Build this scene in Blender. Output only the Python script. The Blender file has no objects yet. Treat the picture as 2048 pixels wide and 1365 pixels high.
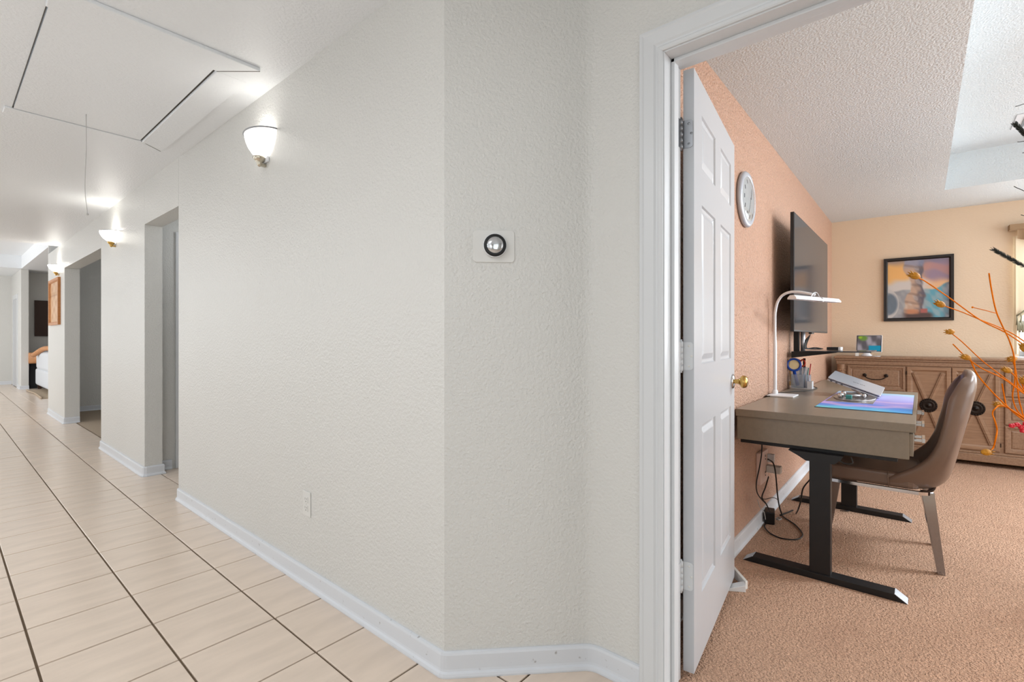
import bpy, math, random
import numpy as np
from mathutils import Vector, Matrix
random.seed(3)
PI = math.pi
SC = bpy.context.scene
COL = SC.collection

# ------------------------------------------------------------------ camera
CAMH, YAW, FPX = 1.15, math.radians(40.1), 972.0
cam_d = bpy.data.cameras.new('camera')
cam = bpy.data.objects.new('camera', cam_d); COL.objects.link(cam)
cam.location = (0, 0, CAMH)
cam.rotation_euler = (PI/2, 0, YAW-PI/2)
cam_d.sensor_width = 36; cam_d.lens = FPX/2048*36
cam_d.shift_y = -5.5/2048
cam_d.clip_start = 0.05
SC.camera = cam
# ------------------------------------------------------------------ light
W = bpy.data.worlds.new('world'); SC.world = W; W.use_nodes = True
W.node_tree.nodes['Background'].inputs[0].default_value = (0.86, 0.93, 1.0, 1)
W.node_tree.nodes['Background'].inputs[1].default_value = 1.6
SC.view_settings.view_transform = 'Standard'; SC.view_settings.look = 'None'
SC.view_settings.exposure = 0.0; SC.view_settings.gamma = 1.0
SC.view_settings.use_curve_mapping = False

def area(name, loc, aim, sx, sy, power, col=(1, 1, 1)):
    d = bpy.data.lights.new(name, 'AREA'); d.shape = 'RECTANGLE'; d.size = sx; d.size_y = sy
    d.energy = power; d.color = col
    o = bpy.data.objects.new(name, d); COL.objects.link(o); o.location = loc
    o.rotation_euler = (Vector(aim)-Vector(loc)).to_track_quat('-Z', 'Y').to_euler()
    return o
def point(name, loc, power, r=.1, col=(1, 1, 1)):
    d = bpy.data.lights.new(name, 'POINT'); d.energy = power; d.shadow_soft_size = r; d.color = col
    o = bpy.data.objects.new(name, d); COL.objects.link(o); o.location = loc
    return o
NEUT = (.93, .965, 1.0)
# hall: unseen soft fills added for even brightness, then the opposite sconces
area('hall_side_fill', (-2.5, 4.2, 1.45), (1.0, 4.2, 1.35), 10.0, 2.2, 38, (.90, .95, 1))  # broad fill inside the closed left wall, added to flatten the hall lighting
area('foyer_back_fill', (-1.1, -2.1, 1.35), (0.9, 2.6, 1.2), 2.4, 2.0, 22, (.91, .97, 1))  # unseen fill added behind the camera
area('foyer_overhead_fill', (-.75, .9, 2.42), (-.55, .95, 0), 1.2, 1.2, 27, NEUT)  # this and the next two: overhead fills added to brighten the tiles
area('hall_overhead_fill', (-.95, 4.2, 2.42), (-.5, 4.2, 0), .8, 1.6, 29, NEUT)
area('hall_far_fill', (-.95, 7.8, 2.42), (-.5, 7.8, 0), .8, 1.6, 26, NEUT)
point('foyer_point_fill', (-.6, .3, 1.5), 7, .25, NEUT)  # this and the next: bare point fills added to lift walls and ceiling
point('hall_point_fill', (-.7, 3.0, 1.3), 7, .3, NEUT)
point('opposite_sconce_bulb', (-1.05, 5.1, 2.2), 7, .08, NEUT)
point('opposite_sconce_bulb', (-1.05, 8.3, 2.2), 7, .08, NEUT)
area('living_room_daylight', (-2.4, 13.2, 1.5), (1.5, 13.4, 1.3), 6.0, 2.2, 150, (.95, .98, 1))
point('passage_fill', (1.75, 4.35, 2.1), 4.5, .15, NEUT)  # small fill added so the passage is as bright as the hall
point('side_room_fill', (2.9, 7.6, 2.1), 15, .2, NEUT)  # fill added to raise the dim side room wall to mid grey
# bedroom: two windows and an unseen overhead fill added for evenness
area('far_window_daylight', (6.35, -1.4, 1.5), (3.0, .3, 1.0), 1.4, 1.2, 40, (.86, .94, 1))
area('side_window_daylight', (3.9, -3.3, 1.4), (3.7, 0.8, 1.35), 4.2, 1.9, 112, (.85, .935, 1))
area('bedroom_overhead_fill', (4.1, -1.5, 2.30), (3.0, -.9, 0), .7, .7, 62, (.85, .935, 1))  # added fill with no fixture, aimed down at the near carpet

# ------------------------------------------------------------------ helpers
def at(u, v, X=None, Y=None, Z=None):
    """the point seen at (u, v) of the photograph that lies on a given real plane"""
    c, s = math.cos(YAW), math.sin(YAW); r = (u-1024)/FPX; z = (677-v)/FPX
    d = (c+r*s, s-r*c, z)
    t = X/d[0] if X is not None else Y/d[1] if Y is not None else (Z-CAMH)/d[2]
    return (d[0]*t, d[1]*t, CAMH+d[2]*t)
def atd(u, v, D):
    c, s = math.cos(YAW), math.sin(YAW); r = (u-1024)/FPX*D; z = (677-v)/FPX*D
    return (c*D+r*s, s*D-r*c, CAMH+z)
def xf(M, pts): return [tuple(M @ Vector(p)) for p in pts]

class MB:
    """collects shapes in world coordinates (through an optional matrix) into one mesh"""
    def __init__(s, M=None): s.v = []; s.f = []; s.sm = []; s.M = M or Matrix.Identity(4); s.col = None
    def add(s, vs, fs, smooth=False):
        n = len(s.v); s.v += [tuple(s.M @ Vector(p)) for p in vs]
        s.f += [tuple(i+n for i in f) for f in fs]; s.sm += [smooth]*len(fs); return s
    def box(s, a, b):
        x0, y0, z0 = a; x1, y1, z1 = b
        vs = [(x0,y0,z0),(x1,y0,z0),(x1,y1,z0),(x0,y1,z0),(x0,y0,z1),(x1,y0,z1),(x1,y1,z1),(x0,y1,z1)]
        return s.add(vs, [(0,3,2,1),(4,5,6,7),(0,1,5,4),(1,2,6,5),(2,3,7,6),(3,0,4,7)])
    def hexa(s, vs): return s.add(vs, [(0,3,2,1),(4,5,6,7),(0,1,5,4),(1,2,6,5),(2,3,7,6),(3,0,4,7)])
    def prism(s, pts, lo, hi, axis='z', smooth=False):
        n = len(pts)
        def P(p, h): return (p[0], p[1], h) if axis == 'z' else (p[0], h, p[1]) if axis == 'y' else (h, p[0], p[1])
        vs = [P(p, lo) for p in pts]+[P(p, hi) for p in pts]
        return s.add(vs, [tuple(range(n))[::-1], tuple(range(n, 2*n))]+[(i, (i+1) % n, n+(i+1) % n, n+i) for i in range(n)], smooth)
    def tube(s, path, r, n=8, caps=True):
        path = [Vector(p) for p in path]; m = len(path)
        rr = r if isinstance(r, (list, tuple)) else [r]*m
        up = None; vs = []
        for i, p in enumerate(path):
            t = (path[min(i+1, m-1)]-path[max(i-1, 0)])
            t = t.normalized() if t.length > 1e-9 else Vector((0, 0, 1))
            if up is None: up = Vector((0, 0, 1)) if abs(t.z) < .9 else Vector((1, 0, 0))
            a = up.cross(t); a = a.normalized() if a.length > 1e-6 else Vector((1, 0, 0)); b = t.cross(a).normalized(); up = b
            for k in range(n):
                q = 2*PI*k/n; vs.append(tuple(p+a*math.cos(q)*rr[i]+b*math.sin(q)*rr[i]))
        fs = [(i*n+k, i*n+(k+1) % n, (i+1)*n+(k+1) % n, (i+1)*n+k) for i in range(m-1) for k in range(n)]
        if caps: fs += [tuple(range(n))[::-1], tuple(range((m-1)*n, m*n))]
        return s.add(vs, fs, True)
    def lathe(s, prof, n=28, axis=(0, 0, 1), org=(0, 0, 0), a0=0, a1=2*PI, caps=False):
        """profile of (radius, height) turned about axis through org"""
        ax = Vector(axis).normalized(); e = Vector((1, 0, 0)) if abs(ax.x) < .9 else Vector((0, 1, 0))
        e = (e-ax*e.dot(ax)).normalized(); g = ax.cross(e); o = Vector(org)
        full = abs(a1-a0-2*PI) < 1e-6; m = n if full else n+1; vs = []
        for r, h in prof:
            for k in range(m):
                q = a0+(a1-a0)*k/n; vs.append(tuple(o+ax*h+e*math.cos(q)*r+g*math.sin(q)*r))
        fs = [(i*m+k, i*m+(k+1) % m, (i+1)*m+(k+1) % m, (i+1)*m+k) for i in range(len(prof)-1) for k in range(n if full else n)]
        return s.add(vs, fs, True)
    def ball(s, c, r, n=12, sc=(1, 1, 1)):
        prof = [(math.sin(PI*i/n), -math.cos(PI*i/n)) for i in range(n+1)]
        vs = []
        for a, h in prof:
            for k in range(n+4):
                q = 2*PI*k/(n+4); vs.append((c[0]+a*math.cos(q)*r*sc[0], c[1]+a*math.sin(q)*r*sc[1], c[2]+h*r*sc[2]))
        m = n+4
        return s.add(vs, [(i*m+k, i*m+(k+1) % m, (i+1)*m+(k+1) % m, (i+1)*m+k) for i in range(n) for k in range(m)], True)
    def build(s, name, m, parent=None, bevel=0, seg=2, kind=None, label=None, org=None, smooth=None, subd=0):
        o0 = Vector(parent_loc(parent)) if parent is not None else Vector(org or (0, 0, 0))
        me = bpy.data.meshes.new(name)
        me.from_pydata([tuple(Vector(p)-o0) for p in s.v], [], s.f)
        me.polygons.foreach_set('use_smooth', s.sm if smooth is None else [smooth]*len(s.f))
        me.materials.append(m); me.update()
        if s.col is not None:
            ca = me.color_attributes.new('Col', 'FLOAT_COLOR', 'POINT')
            ca.data.foreach_set('color', np.array(s.col, dtype=np.float32).ravel())
        o = bpy.data.objects.new(name, me); COL.objects.link(o)
        if parent is not None: o.parent = parent
        else: o.location = o0
        if bevel:
            b = o.modifiers.new('bevel', 'BEVEL'); b.width = bevel; b.segments = seg; b.limit_method = 'ANGLE'; b.angle_limit = math.radians(40)
            b.harden_normals = False
        if subd:
            q = o.modifiers.new('sub', 'SUBSURF'); q.levels = subd; q.render_levels = subd
        if kind: o['kind'] = kind
        if label: o['label'] = label
        return o
def parent_loc(p):
    l = Vector((0, 0, 0))
    while p is not None: l += p.location; p = p.parent
    return l
def thing(name, label, cat, loc, group=None):
    o = bpy.data.objects.new(name, None); COL.objects.link(o); o.location = loc; o.empty_display_size = .05
    o['label'] = label; o['category'] = cat
    if group: o['group'] = group
    return o
def tag(o, label, cat, group=None):
    o['label'] = label; o['category'] = cat
    if group: o['group'] = group
    return o
def qc(pts, n=8):
    """smooth path through points (catmull-rom)"""
    P = [Vector(p) for p in pts]; P = [P[0]*2-P[1]]+P+[P[-1]*2-P[-2]]; out = []
    for i in range(1, len(P)-2):
        for k in range(n):
            t = k/n
            out.append(.5*((2*P[i])+(-P[i-1]+P[i+1])*t+(2*P[i-1]-5*P[i]+4*P[i+1]-P[i+2])*t*t+(-P[i-1]+3*P[i]-3*P[i+1]+P[i+2])*t**3))
    out.append(P[-2]); return out

# ------------------------------------------------------------------ materials
def lin(c): return tuple(((x/255)/12.92 if x/255 <= .04045 else ((x/255+.055)/1.055)**2.4) for x in c)
def mat(name, col, rough=.5, metal=0, bump=None, mott=None, spec=.5, coat=0, trans=0, ior=1.45, emit=None, grain=None, alpha=None, attr=False, fleck=None, coords='Object'):
    """col in sRGB 0-255. bump=(scale, strength, distance[, detail]); mott=(scale, amount); grain=(scale xyz, dark col, amount)"""
    m = bpy.data.materials.new(name); m.use_nodes = True; nt = m.node_tree; b = nt.nodes['Principled BSDF']
    L = lin(col); b.inputs['Base Color'].default_value = (*L, 1)
    b.inputs['Roughness'].default_value = rough; b.inputs['Metallic'].default_value = metal
    b.inputs['Specular IOR Level'].default_value = spec; b.inputs['Coat Weight'].default_value = coat
    b.inputs['Transmission Weight'].default_value = trans; b.inputs['IOR'].default_value = ior
    if emit: b.inputs['Emission Color'].default_value = (*lin(emit[0]), 1); b.inputs['Emission Strength'].default_value = emit[1]
    if alpha is not None: b.inputs['Alpha'].default_value = alpha
    tc = nt.nodes.new('ShaderNodeTexCoord')
    out = None
    if attr:
        a = nt.nodes.new('ShaderNodeAttribute'); a.attribute_name = 'Col'; nt.links.new(a.outputs['Color'], b.inputs['Base Color'])
    def noise(sc, det=3, rgh=.5):
        mp = nt.nodes.new('ShaderNodeMapping'); nt.links.new(tc.outputs[coords], mp.inputs[0])
        mp.inputs['Scale'].default_value = sc if isinstance(sc, tuple) else (sc, sc, sc)
        n = nt.nodes.new('ShaderNodeTexNoise'); n.inputs['Scale'].default_value = 1; n.inputs['Detail'].default_value = det
        n.inputs['Roughness'].default_value = rgh
        nt.links.new(mp.outputs[0], n.inputs[0]); return n.outputs[0]
    def mixc(prev, fac, lo, hi, dark, amt=1):
        r = nt.nodes.new('ShaderNodeMapRange'); r.inputs[1].default_value = lo; r.inputs[2].default_value = hi
        r.inputs[3].default_value = 0; r.inputs[4].default_value = amt; nt.links.new(fac, r.inputs[0])
        x = nt.nodes.new('ShaderNodeMix'); x.data_type = 'RGBA'
        nt.links.new(r.outputs[0], x.inputs[0])
        if prev is None: x.inputs[6].default_value = (*L, 1)
        else: nt.links.new(prev, x.inputs[6])
        x.inputs[7].default_value = (*dark, 1); nt.links.new(x.outputs[2], b.inputs['Base Color']); return x.outputs[2]
    if mott: out = mixc(out, noise(mott[0], 4), .35, .75, tuple(c*(1-mott[1]) for c in L))
    if grain: out = mixc(out, noise(grain[0], 6, .6), .38, .68, lin(grain[1]), grain[2])
    if fleck: out = mixc(out, noise(fleck[0], 2), fleck[2], fleck[2]+.08, lin(fleck[1]), fleck[3])
    if bump:
        bp = nt.nodes.new('ShaderNodeBump'); bp.inputs['Strength'].default_value = bump[1]; bp.inputs['Distance'].default_value = bump[2]
        nt.links.new(noise(bump[0], bump[3] if len(bump) > 3 else 2), bp.inputs['Height']); nt.links.new(bp.outputs[0], b.inputs['Normal'])
    return m

M = {}
M['wall'] = mat('hall_wall_paint', (217, 216, 212), .33, bump=(95, .7, .006, 2), mott=(1.2, .03))
M['ceil'] = mat('ceiling_paint', (238, 241, 244), .42, bump=(80, .7, .005, 3))
M['bedceil'] = mat('bedroom_ceiling_paint', (216, 224, 228), .55, bump=(105, .9, .005, 2))
M['salmon'] = mat('salmon_wall_paint', (214, 170, 144), .34, bump=(100, 1.0, .018, 2), mott=(95, .22))
M['tanwall'] = mat('tan_wall_paint', (224, 202, 176), .5, bump=(70, .5, .004, 3))
M['base'] = mat('baseboard_paint', (218, 221, 226), .35, fleck=(42, (128, 120, 112), .70, .6))
M['trim'] = mat('door_frame_paint', (216, 218, 220), .32, fleck=((30, 30, 9), (130, 120, 110), .77, .5))
M['door'] = mat('door_paint', (194, 196, 200), .3, bump=((220, 60, 12), .12, .002, 3))
M['tile'] = mat('beige_floor_tile', (232, 214, 197), .24, mott=((3, 14, 3), .14), bump=((7, 22, 7), .28, .006, 5), spec=.5)
M['grout'] = mat('brown_grout', (104, 87, 68), .9, bump=(120, .5, .003))
M['carpet'] = mat('peach_carpet', (238, 192, 162), .95, bump=(130, 1.0, .03, 3), mott=(170, .42), spec=.1, fleck=(3.0, (204, 160, 134), .55, .35))
M['carpet2'] = mat('beige_carpet', (190, 172, 152), .95, bump=(200, 1.0, .01, 3), mott=(160, .15), spec=.1)
M['seam'] = mat('dark_seam', (90, 86, 80), .9)
M['chrome'] = mat('chrome', (205, 207, 210), .12, 1)
M['legchrome'] = mat('leg_chrome', (158, 162, 168), .16, 1)
M['steel'] = mat('brushed_steel', (150, 152, 156), .35, 1, bump=((300, 300, 20), .1, .001))
M['brass'] = mat('brass', (196, 160, 92), .22, 1)
M['agedbrass'] = mat('aged_brass', (196, 188, 172), .25, 1)
M['blackmetal'] = mat('black_powder_coat', (22, 22, 24), .45, bump=(500, .15, .001))
M['blackplastic'] = mat('black_plastic', (18, 18, 19), .4)
M['cable'] = mat('black_cable', (24, 22, 22), .5)
M['wcable'] = mat('grey_cable', (190, 188, 186), .5)
M['white'] = mat('white_plastic', (226, 228, 232), .35)
M['offwhite'] = mat('off_white_plastic', (222, 221, 217), .4)
M['pinkplastic'] = mat('painted_over_plastic', (232, 204, 192), .45)
M['taupe'] = mat('taupe_lacquer', (131, 121, 107), .28, bump=((300, 4, 300), .06, .001), grain=((2, 60, 60), (116, 106, 93), .35))
M['leather'] = mat('brown_leather', (118, 98, 86), .3, bump=(240, .18, .0012, 4), mott=(9, .12))
M['oak'] = mat('weathered_oak', (152, 120, 94), .5, grain=((5, 5, 60), (118, 84, 62), .6), bump=((8, 8, 90), .15, .002, 4))
M['oakh'] = mat('weathered_oak_rail', (146, 116, 92), .5, grain=((5, 60, 60), (112, 80, 60), .6), bump=((8, 90, 90), .15, .002, 4))
M['bronze'] = mat('dark_bronze', (42, 36, 33), .38, .8, bump=(160, .3, .002))
M['tvframe'] = mat('tv_bezel', (34, 35, 38), .4)
M['screen'] = mat('dark_glossy_screen', (66, 67, 70), .10, spec=.5, ior=1.13)
M['frameblack'] = mat('black_picture_frame', (30, 25, 25), .35)
M['print'] = mat('printed_picture', (200, 200, 200), .25, attr=True)
M['screenlit'] = mat('tablet_screen', (120, 120, 130), .15, attr=True)
M['matprint'] = mat('desk_mat_print', (120, 150, 230), .4, attr=True)
M['silver'] = mat('silver_laptop_lid', (196, 198, 205), .32, .55)
M['navy'] = mat('laptop_edge', (30, 34, 60), .35)
M['satin'] = mat('satin_metal_plate', (172, 170, 170), .28, .9)
M['teal'] = mat('teal_print', (60, 140, 138), .5)
M['glass'] = mat('clear_glass', (245, 250, 252), .03, trans=1, ior=1.45)
M['acrylic'] = mat('frosted_acrylic', (222, 232, 242), .2, trans=.6, ior=1.15, alpha=.6)
M['blue'] = mat('blue_plastic', (22, 70, 165), .35)
M['yellowish'] = mat('cream_lens', (225, 205, 160), .2)
M['red'] = mat('red_plastic', (200, 60, 38), .35)
M['wood'] = mat('pale_wood_ruler', (190, 160, 110), .5)
M['bowl'] = mat('frosted_glass_bowl', (245, 243, 238), .4, emit=((255, 252, 246), 1.6))
M['bowlbrass'] = mat('frosted_glass_bowl_bright', (250, 248, 240), .4, emit=((255, 250, 238), 3.0))
M['clockrim'] = mat('clock_silver_rim', (186, 191, 200), .35, .3)
M['clockface'] = mat('clock_white_face', (226, 226, 226), .5)
M['ink'] = mat('black_ink', (60, 60, 62), .5)
M['stem'] = mat('orange_dyed_stem', (222, 118, 10), .8, mott=(60, .25), spec=.1)
M['pod'] = mat('ochre_seed_pod', (190, 132, 24), .6, mott=(120, .4), bump=(150, .6, .003))
M['frond'] = mat('dark_frond', (52, 58, 56), .7, mott=(200, .4))
M['petal'] = mat('red_petal', (196, 28, 48), .5)
M['vase'] = mat('dark_ceramic_vase', (70, 50, 40), .3)
M['curtain'] = mat('sheer_cream_curtain', (236, 222, 196), .9, trans=.25, bump=((300, 300, 60), .2, .001))
M['valance'] = mat('tan_valance_fabric', (158, 130, 100), .9, bump=((250, 250, 250), .4, .002))
M['fringe'] = mat('grey_green_fringe', (150, 146, 122), .9)
M['honey'] = mat('honey_wood_frame', (196, 132, 76), .4, grain=((8, 8, 60), (160, 98, 52), .5))
M['dkwood'] = mat('dark_brown_wood', (62, 38, 28), .45)
M['sofa'] = mat('pale_grey_upholstery', (205, 208, 212), .85, bump=(180, .4, .003))
M['tanleather'] = mat('tan_cushion', (196, 140, 96), .6, mott=(12, .2))
M['darkgrey'] = mat('wall_shade_grey', (72, 74, 78), .9)  # tone of the shaded wall, put into the colour of a box
M['rug'] = mat('beige_rug', (196, 176, 152), .95, bump=(120, 1, .01), mott=(30, .25))
M['winframe'] = mat('window_frame_white', (235, 236, 238), .4)

# ------------------------------------------------------------------ structure: floors
GX, GY, TP = .2305, 2.3655, .3347       # grid origin and pitch measured on the hall tiles
floor = MB().box((-2.6, -2.3, -.12), (1.56, 17.6, -.006)).box((1.56, 1.3, -.12), (2.3, 5.2, -.0062)).build('floor', M['grout'], kind='structure')
g = .0038
def tile_mb(x0, x1, y0, y1, z=0, mb=None):
    mb = mb or MB(); b = .0016
    vs = [(x0+g, y0+g, -.006), (x1-g, y0+g, -.006), (x1-g, y1-g, -.006), (x0+g, y1-g, -.006)]
    vs += [(x0+g, y0+g, z-b), (x1-g, y0+g, z-b), (x1-g, y1-g, z-b), (x0+g, y1-g, z-b)]
    vs += [(x0+g+b, y0+g+b, z), (x1-g-b, y0+g+b, z), (x1-g-b, y1-g-b, z), (x0+g+b, y1-g-b, z)]
    fs = [(0,1,5,4),(1,2,6,5),(2,3,7,6),(3,0,4,7),(4,5,9,8),(5,6,10,9),(6,7,11,10),(7,4,8,11),(8,9,10,11)]
    return mb.add(vs, fs)
tile0 = None; far = MB()
for i in range(-8, 7):
    for j in range(-14, 46):
        x0 = GX+TP*i; y0 = GY+TP*j; x1 = x0+TP; y1 = y0+TP
        if x0 > 1.13 and not (3.9 < y1 and y0 < 5.2) and not (x0 < 1.45 and y0 < 1.2): continue
        if x0 > 2.0: continue
        ind = (i >= -1 and 1.6 < y1 and y0 < 10.3) or (x0 < 1.5 and i >= 1 and y0 < 1.6 and y1 > .4)
        if ind:
            if tile0 is None:
                tile0 = tile_mb(-TP/2, TP/2, -TP/2, TP/2).build('tile', M['tile'], floor); o = tile0
            else:
                o = tile0.copy(); COL.objects.link(o)
            o.parent = floor
            o.location = ((x0+x1)/2, (y0+y1)/2, random.uniform(-.0006, .0004))
            o.rotation_euler = (random.uniform(-1, 1)*.0012, random.uniform(-1, 1)*.0012, 0)
        else:
            tile_mb(x0, x1, y0, y1, 0, far)
far.build('tile_field', M['tile'], floor, kind='stuff')

MB().box((1.56, -3.4, -.12), (6.9, .78, 0.004)).build('floor_bedroom', M['carpet'], kind='structure')
MB().box((1.245, 5.2, -.1), (3.6, 10.1, .005)).build('floor_side_room', M['carpet2'], kind='structure')
# ------------------------------------------------------------------ structure: hall walls
H = 2.44
WX = 1.12
def arc(cx, cy, r, a0, a1, n=6): return [(cx+r*math.cos(math.radians(a0+(a1-a0)*i/n)), cy+r*math.sin(math.radians(a0+(a1-a0)*i/n))) for i in range(n+1)]
# plan line of the visible hall side: main wall, diagonal, rounded inside corner, door wall
k = .09*math.tan(math.radians(22.5))
corner = (1.485, .880)
line = [(WX, 4.055-.012), (WX, 1.245), ]
ca = (corner[0]-k*.7071, corner[1]+k*.7071)
cen = (ca[0]-.09*.7071, ca[1]-.09*.7071)
arcp = [(cen[0]+.09*math.cos(math.radians(45-45*i/7)), cen[1]+.09*math.sin(math.radians(45-45*i/7))) for i in range(8)]
def wallplan(name, pts, z0, z1, m, sm=False): return MB().prism(pts, z0, z1).build(name, m, kind='structure')
# main wall: visible face at X=1.12, rounded end at the passage
endr = [(WX, 4.052), (WX+.001, 4.054), (WX+.003, 4.055), (WX+.13, 4.055), (WX+.13, 1.4), (1.6, .92), (1.6, .9)]
MB().prism([(WX, 1.245)]+endr[:5]+[(1.25, 1.2991)], 0, H).build('wall_right', M['wall'], kind='structure')
wd = MB()
pl = [(WX, 1.245)]+arcp+[(1.485, .694)]
n = len(pl)
bk = [(1.25, 1.2991)]+[(1.62, .93)]*(n-2)+[(1.62, .694)]
for (a, b, c, d) in [(pl[i], pl[i+1], bk[i+1], bk[i]) for i in range(n-1)]:
    vs = [(*a, 0), (*b, 0), (*b, H), (*a, H)]
    wd.add(vs, [(0, 3, 2, 1)], i > 0)
wd.add([(*bk[0], 0), (*bk[1], 0), (*bk[1], H), (*bk[0], H)], [(0, 1, 2, 3)])
wd.build('wall_corner', M['wall'], kind='structure', smooth=False)
# door wall: left return, over the opening, and right of the opening
YO0, YO1, ZO = -.215, .632, 2.066        # rough opening
DW0, DW1 = 1.485, 1.605
MB().box((DW0, YO1, 0), (DW1, .694, H)).box((DW0, YO0, ZO), (DW1, YO1, H)).box((DW0, -2.3, 0), (DW1, YO0, H)).build('wall_door_side', M['wall'], kind='structure')
MB().box((DW1, YO1, 0), (DW1+.012, .768, H)).box((DW1, -3.4, 0), (DW1+.012, YO0, H)).box((DW1, YO0, ZO), (DW1+.012, YO1, H)).build('wall_bedroom_near', M['tanwall'], kind='structure')
MB().box((1.62, .765, 0), (6.6, .86, H)).box((1.6, .765, 0), (1.62, .94, H)).build('wall_bedroom_left', M['salmon'], kind='structure')
# header over passage 1, wall W2, header 2, W3
MB().box((WX, 4.055, 2.095), (WX+.125, 4.93, H)).build('wall_right_header', M['wall'], kind='structure')
w2 = MB().prism([(WX, 6.562), (WX, 4.933), (WX+.003, 4.93), (WX+.125, 4.93), (WX+.125, 5.05), (WX+.125, 6.565), (WX+.003, 6.565)], 0, H)
w2.build('wall_right_middle', M['wall'], kind='structure')
MB().box((WX, 6.565, 2.095), (WX+.15, 8.79, H)).build('wall_right_far_header', M['wall'], kind='structure')
MB().prism([(WX, 10.2), (WX, 8.793), (WX+.003, 8.79), (WX+.155, 8.79), (WX+.155, 10.2)], 0, H).build('wall_right_far', M['wall'], kind='structure')
# passage 1 enclosure
MB().box((1.245, 5.055, 0), (2.3, 5.18, H)).box((2.2, 3.3, 0), (2.3, 5.06, H)).box((1.25, 3.3, 0), (2.3, 3.4, H)).build('wall_passage', M['wall'], kind='structure')
MB().box((1.37, 5.03, 0), (1.43, 5.055, 2.09)).build('trim_1', M['trim'], kind='structure', bevel=.004)
# side room 2 enclosure
MB().box((1.27, 10.06, 0), (3.6, 10.2, H)).box((3.5, 5.18, 0), (3.6, 10.1, H)).box((1.245, 5.18, 0), (3.6, 5.25, H)).build('wall_side_room', M['wall'], kind='structure')
# living room at the end
LZ = 2.70
MB().box((-2.6, 17.4, 0), (1.3, 17.55, LZ+.4)).build('wall_living_back', M['wall'], kind='structure')
MB().box((1.235, 15.42, 0), (1.37, 17.5, LZ)).build('wall_living_pier', M['wall'], kind='structure', bevel=.01)
MB().box((1.3, 16.1, 0), (5.0, 16.2, LZ)).box((5.0, 10.2, 0), (5.1, 16.2, LZ)).box((WX, 10.2, 0), (5.1, 10.25, LZ)).build('wall_living_right', M['wall'], kind='structure')
MB().box((1.222, 15.95, 0), (1.235, 16.05, 2.08)).box((1.222, 16.85, 0), (1.235, 16.95, 2.08)).box((1.222, 15.95, 2.08), (1.235, 16.95, 2.18)).build('trim_2', M['trim'], kind='structure')
MB().box((1.23, 16.05, 0.01), (1.2352, 16.85, 2.08)).build('door_2', M['door'], kind='structure')
MB().box((1.12, 10.25, -.1), (5.0, 16.1, .002)).build('floor_living_room', M['tile'], kind='structure')
# left and back of the hall (behind and beside the camera)
MB().box((-2.7, -2.4, 0), (-2.6, 17.55, LZ+.4)).build('wall_left', M['wall'], kind='structure')
MB().box((-2.6, -2.4, 0), (1.6, -2.3, H)).build('wall_back', M['wall'], kind='structure')
# ceilings
hx = (.277, .863, 2.572, 3.876)
c = MB()
c.box((-2.6, -2.3, H), (1.62, hx[2], H+.1)).box((-2.6, hx[3], H), (1.62, 9.16, H+.1)).box((-2.6, hx[2], H), (hx[0], hx[3], H+.1)).box((hx[1], hx[2], H), (1.62, hx[3], H+.1))
c.box((1.62, 3.3, H), (3.6, 10.2, H+.1)).box((1.24, 9.16, H), (1.62, 10.2, H+.1))
c.build('ceiling', M['ceil'], kind='structure')
c = MB()
c.box((-2.6, 9.16, H+.0), (1.12, 9.26, LZ+.3))
c.box((-2.6, 9.26, LZ), (-1.4, 17.5, LZ+.1)).box((-1.4, 9.26, LZ), (1.24, 9.7, LZ+.1)).box((-1.4, 15.3, LZ), (1.24, 17.5, LZ+.1)).box((1.24, 9.26, LZ), (5.1, 17.5, LZ+.1))
c.box((-1.4, 9.7, 2.98), (1.24, 15.3, 3.05)).box((1.24, 9.6, LZ+.1), (1.3, 15.4, 3.05)).box((-1.46, 9.6, LZ+.1), (-1.4, 15.4, 3.05)).box((-1.4, 15.3, LZ+.1), (1.24, 15.36, 3.05)).box((-1.4, 9.64, LZ+.1), (1.24, 9.7, 3.05))
c.build('ceiling_living_room', M['ceil'], kind='structure')
# bedroom ceiling with its raised tray
TX0, TX1, TY0, TY1, TZ = 2.45, 5.66, -2.5, -.155, 2.74
c = MB()
c.box((1.6, -3.4, H), (TX0, .8, H+.05)).box((TX1, -3.4, H), (6.9, .8, H+.05)).box((TX0, TY1, H), (TX1, .8, H+.05)).box((TX0, -3.4, H), (TX1, TY0, H+.05))
c.box((TX0-.05, TY0-.05, TZ), (TX1+.05, TY1+.05, TZ+.05))
c.box((TX0-.05, TY0-.05, H+.05), (TX0, TY1+.05, TZ)).box((TX1, TY0-.05, H+.05), (TX1+.05, TY1+.05, TZ)).box((TX0, TY0-.05, H+.05), (TX1, TY0, TZ)).box((TX0, TY1, H+.05), (TX1, TY1+.05, TZ))
c.build('ceiling_bedroom', M['bedceil'], kind='structure')
# bedroom far wall (turned 2.8 degrees) with a window hole, right wall
FA = math.radians(-87.2)
FM = Matrix.Translation((6.448, .80, 0)) @ Matrix.Rotation(FA, 4, 'Z')   # local x runs right along the wall, local y into it (+X side)
WN0, WN1, WZ0, WZ1 = 1.50, 2.85, .98, 2.05
c = MB(FM)
c.box((-.05, 0, 0), (WN0, .12, H+.02)).box((WN1, 0, 0), (4.3, .12, H+.02)).box((WN0, 0, 0), (WN1, .12, WZ0)).box((WN0, 0, WZ1), (WN1, .12, H+.02))
c.build('wall_bedroom_far', M['tanwall'], kind='structure')
MB().box((1.6, -3.5, 0), (7.0, -3.4, H+.35)).build('wall_bedroom_right', M['tanwall'], kind='structure')
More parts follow.
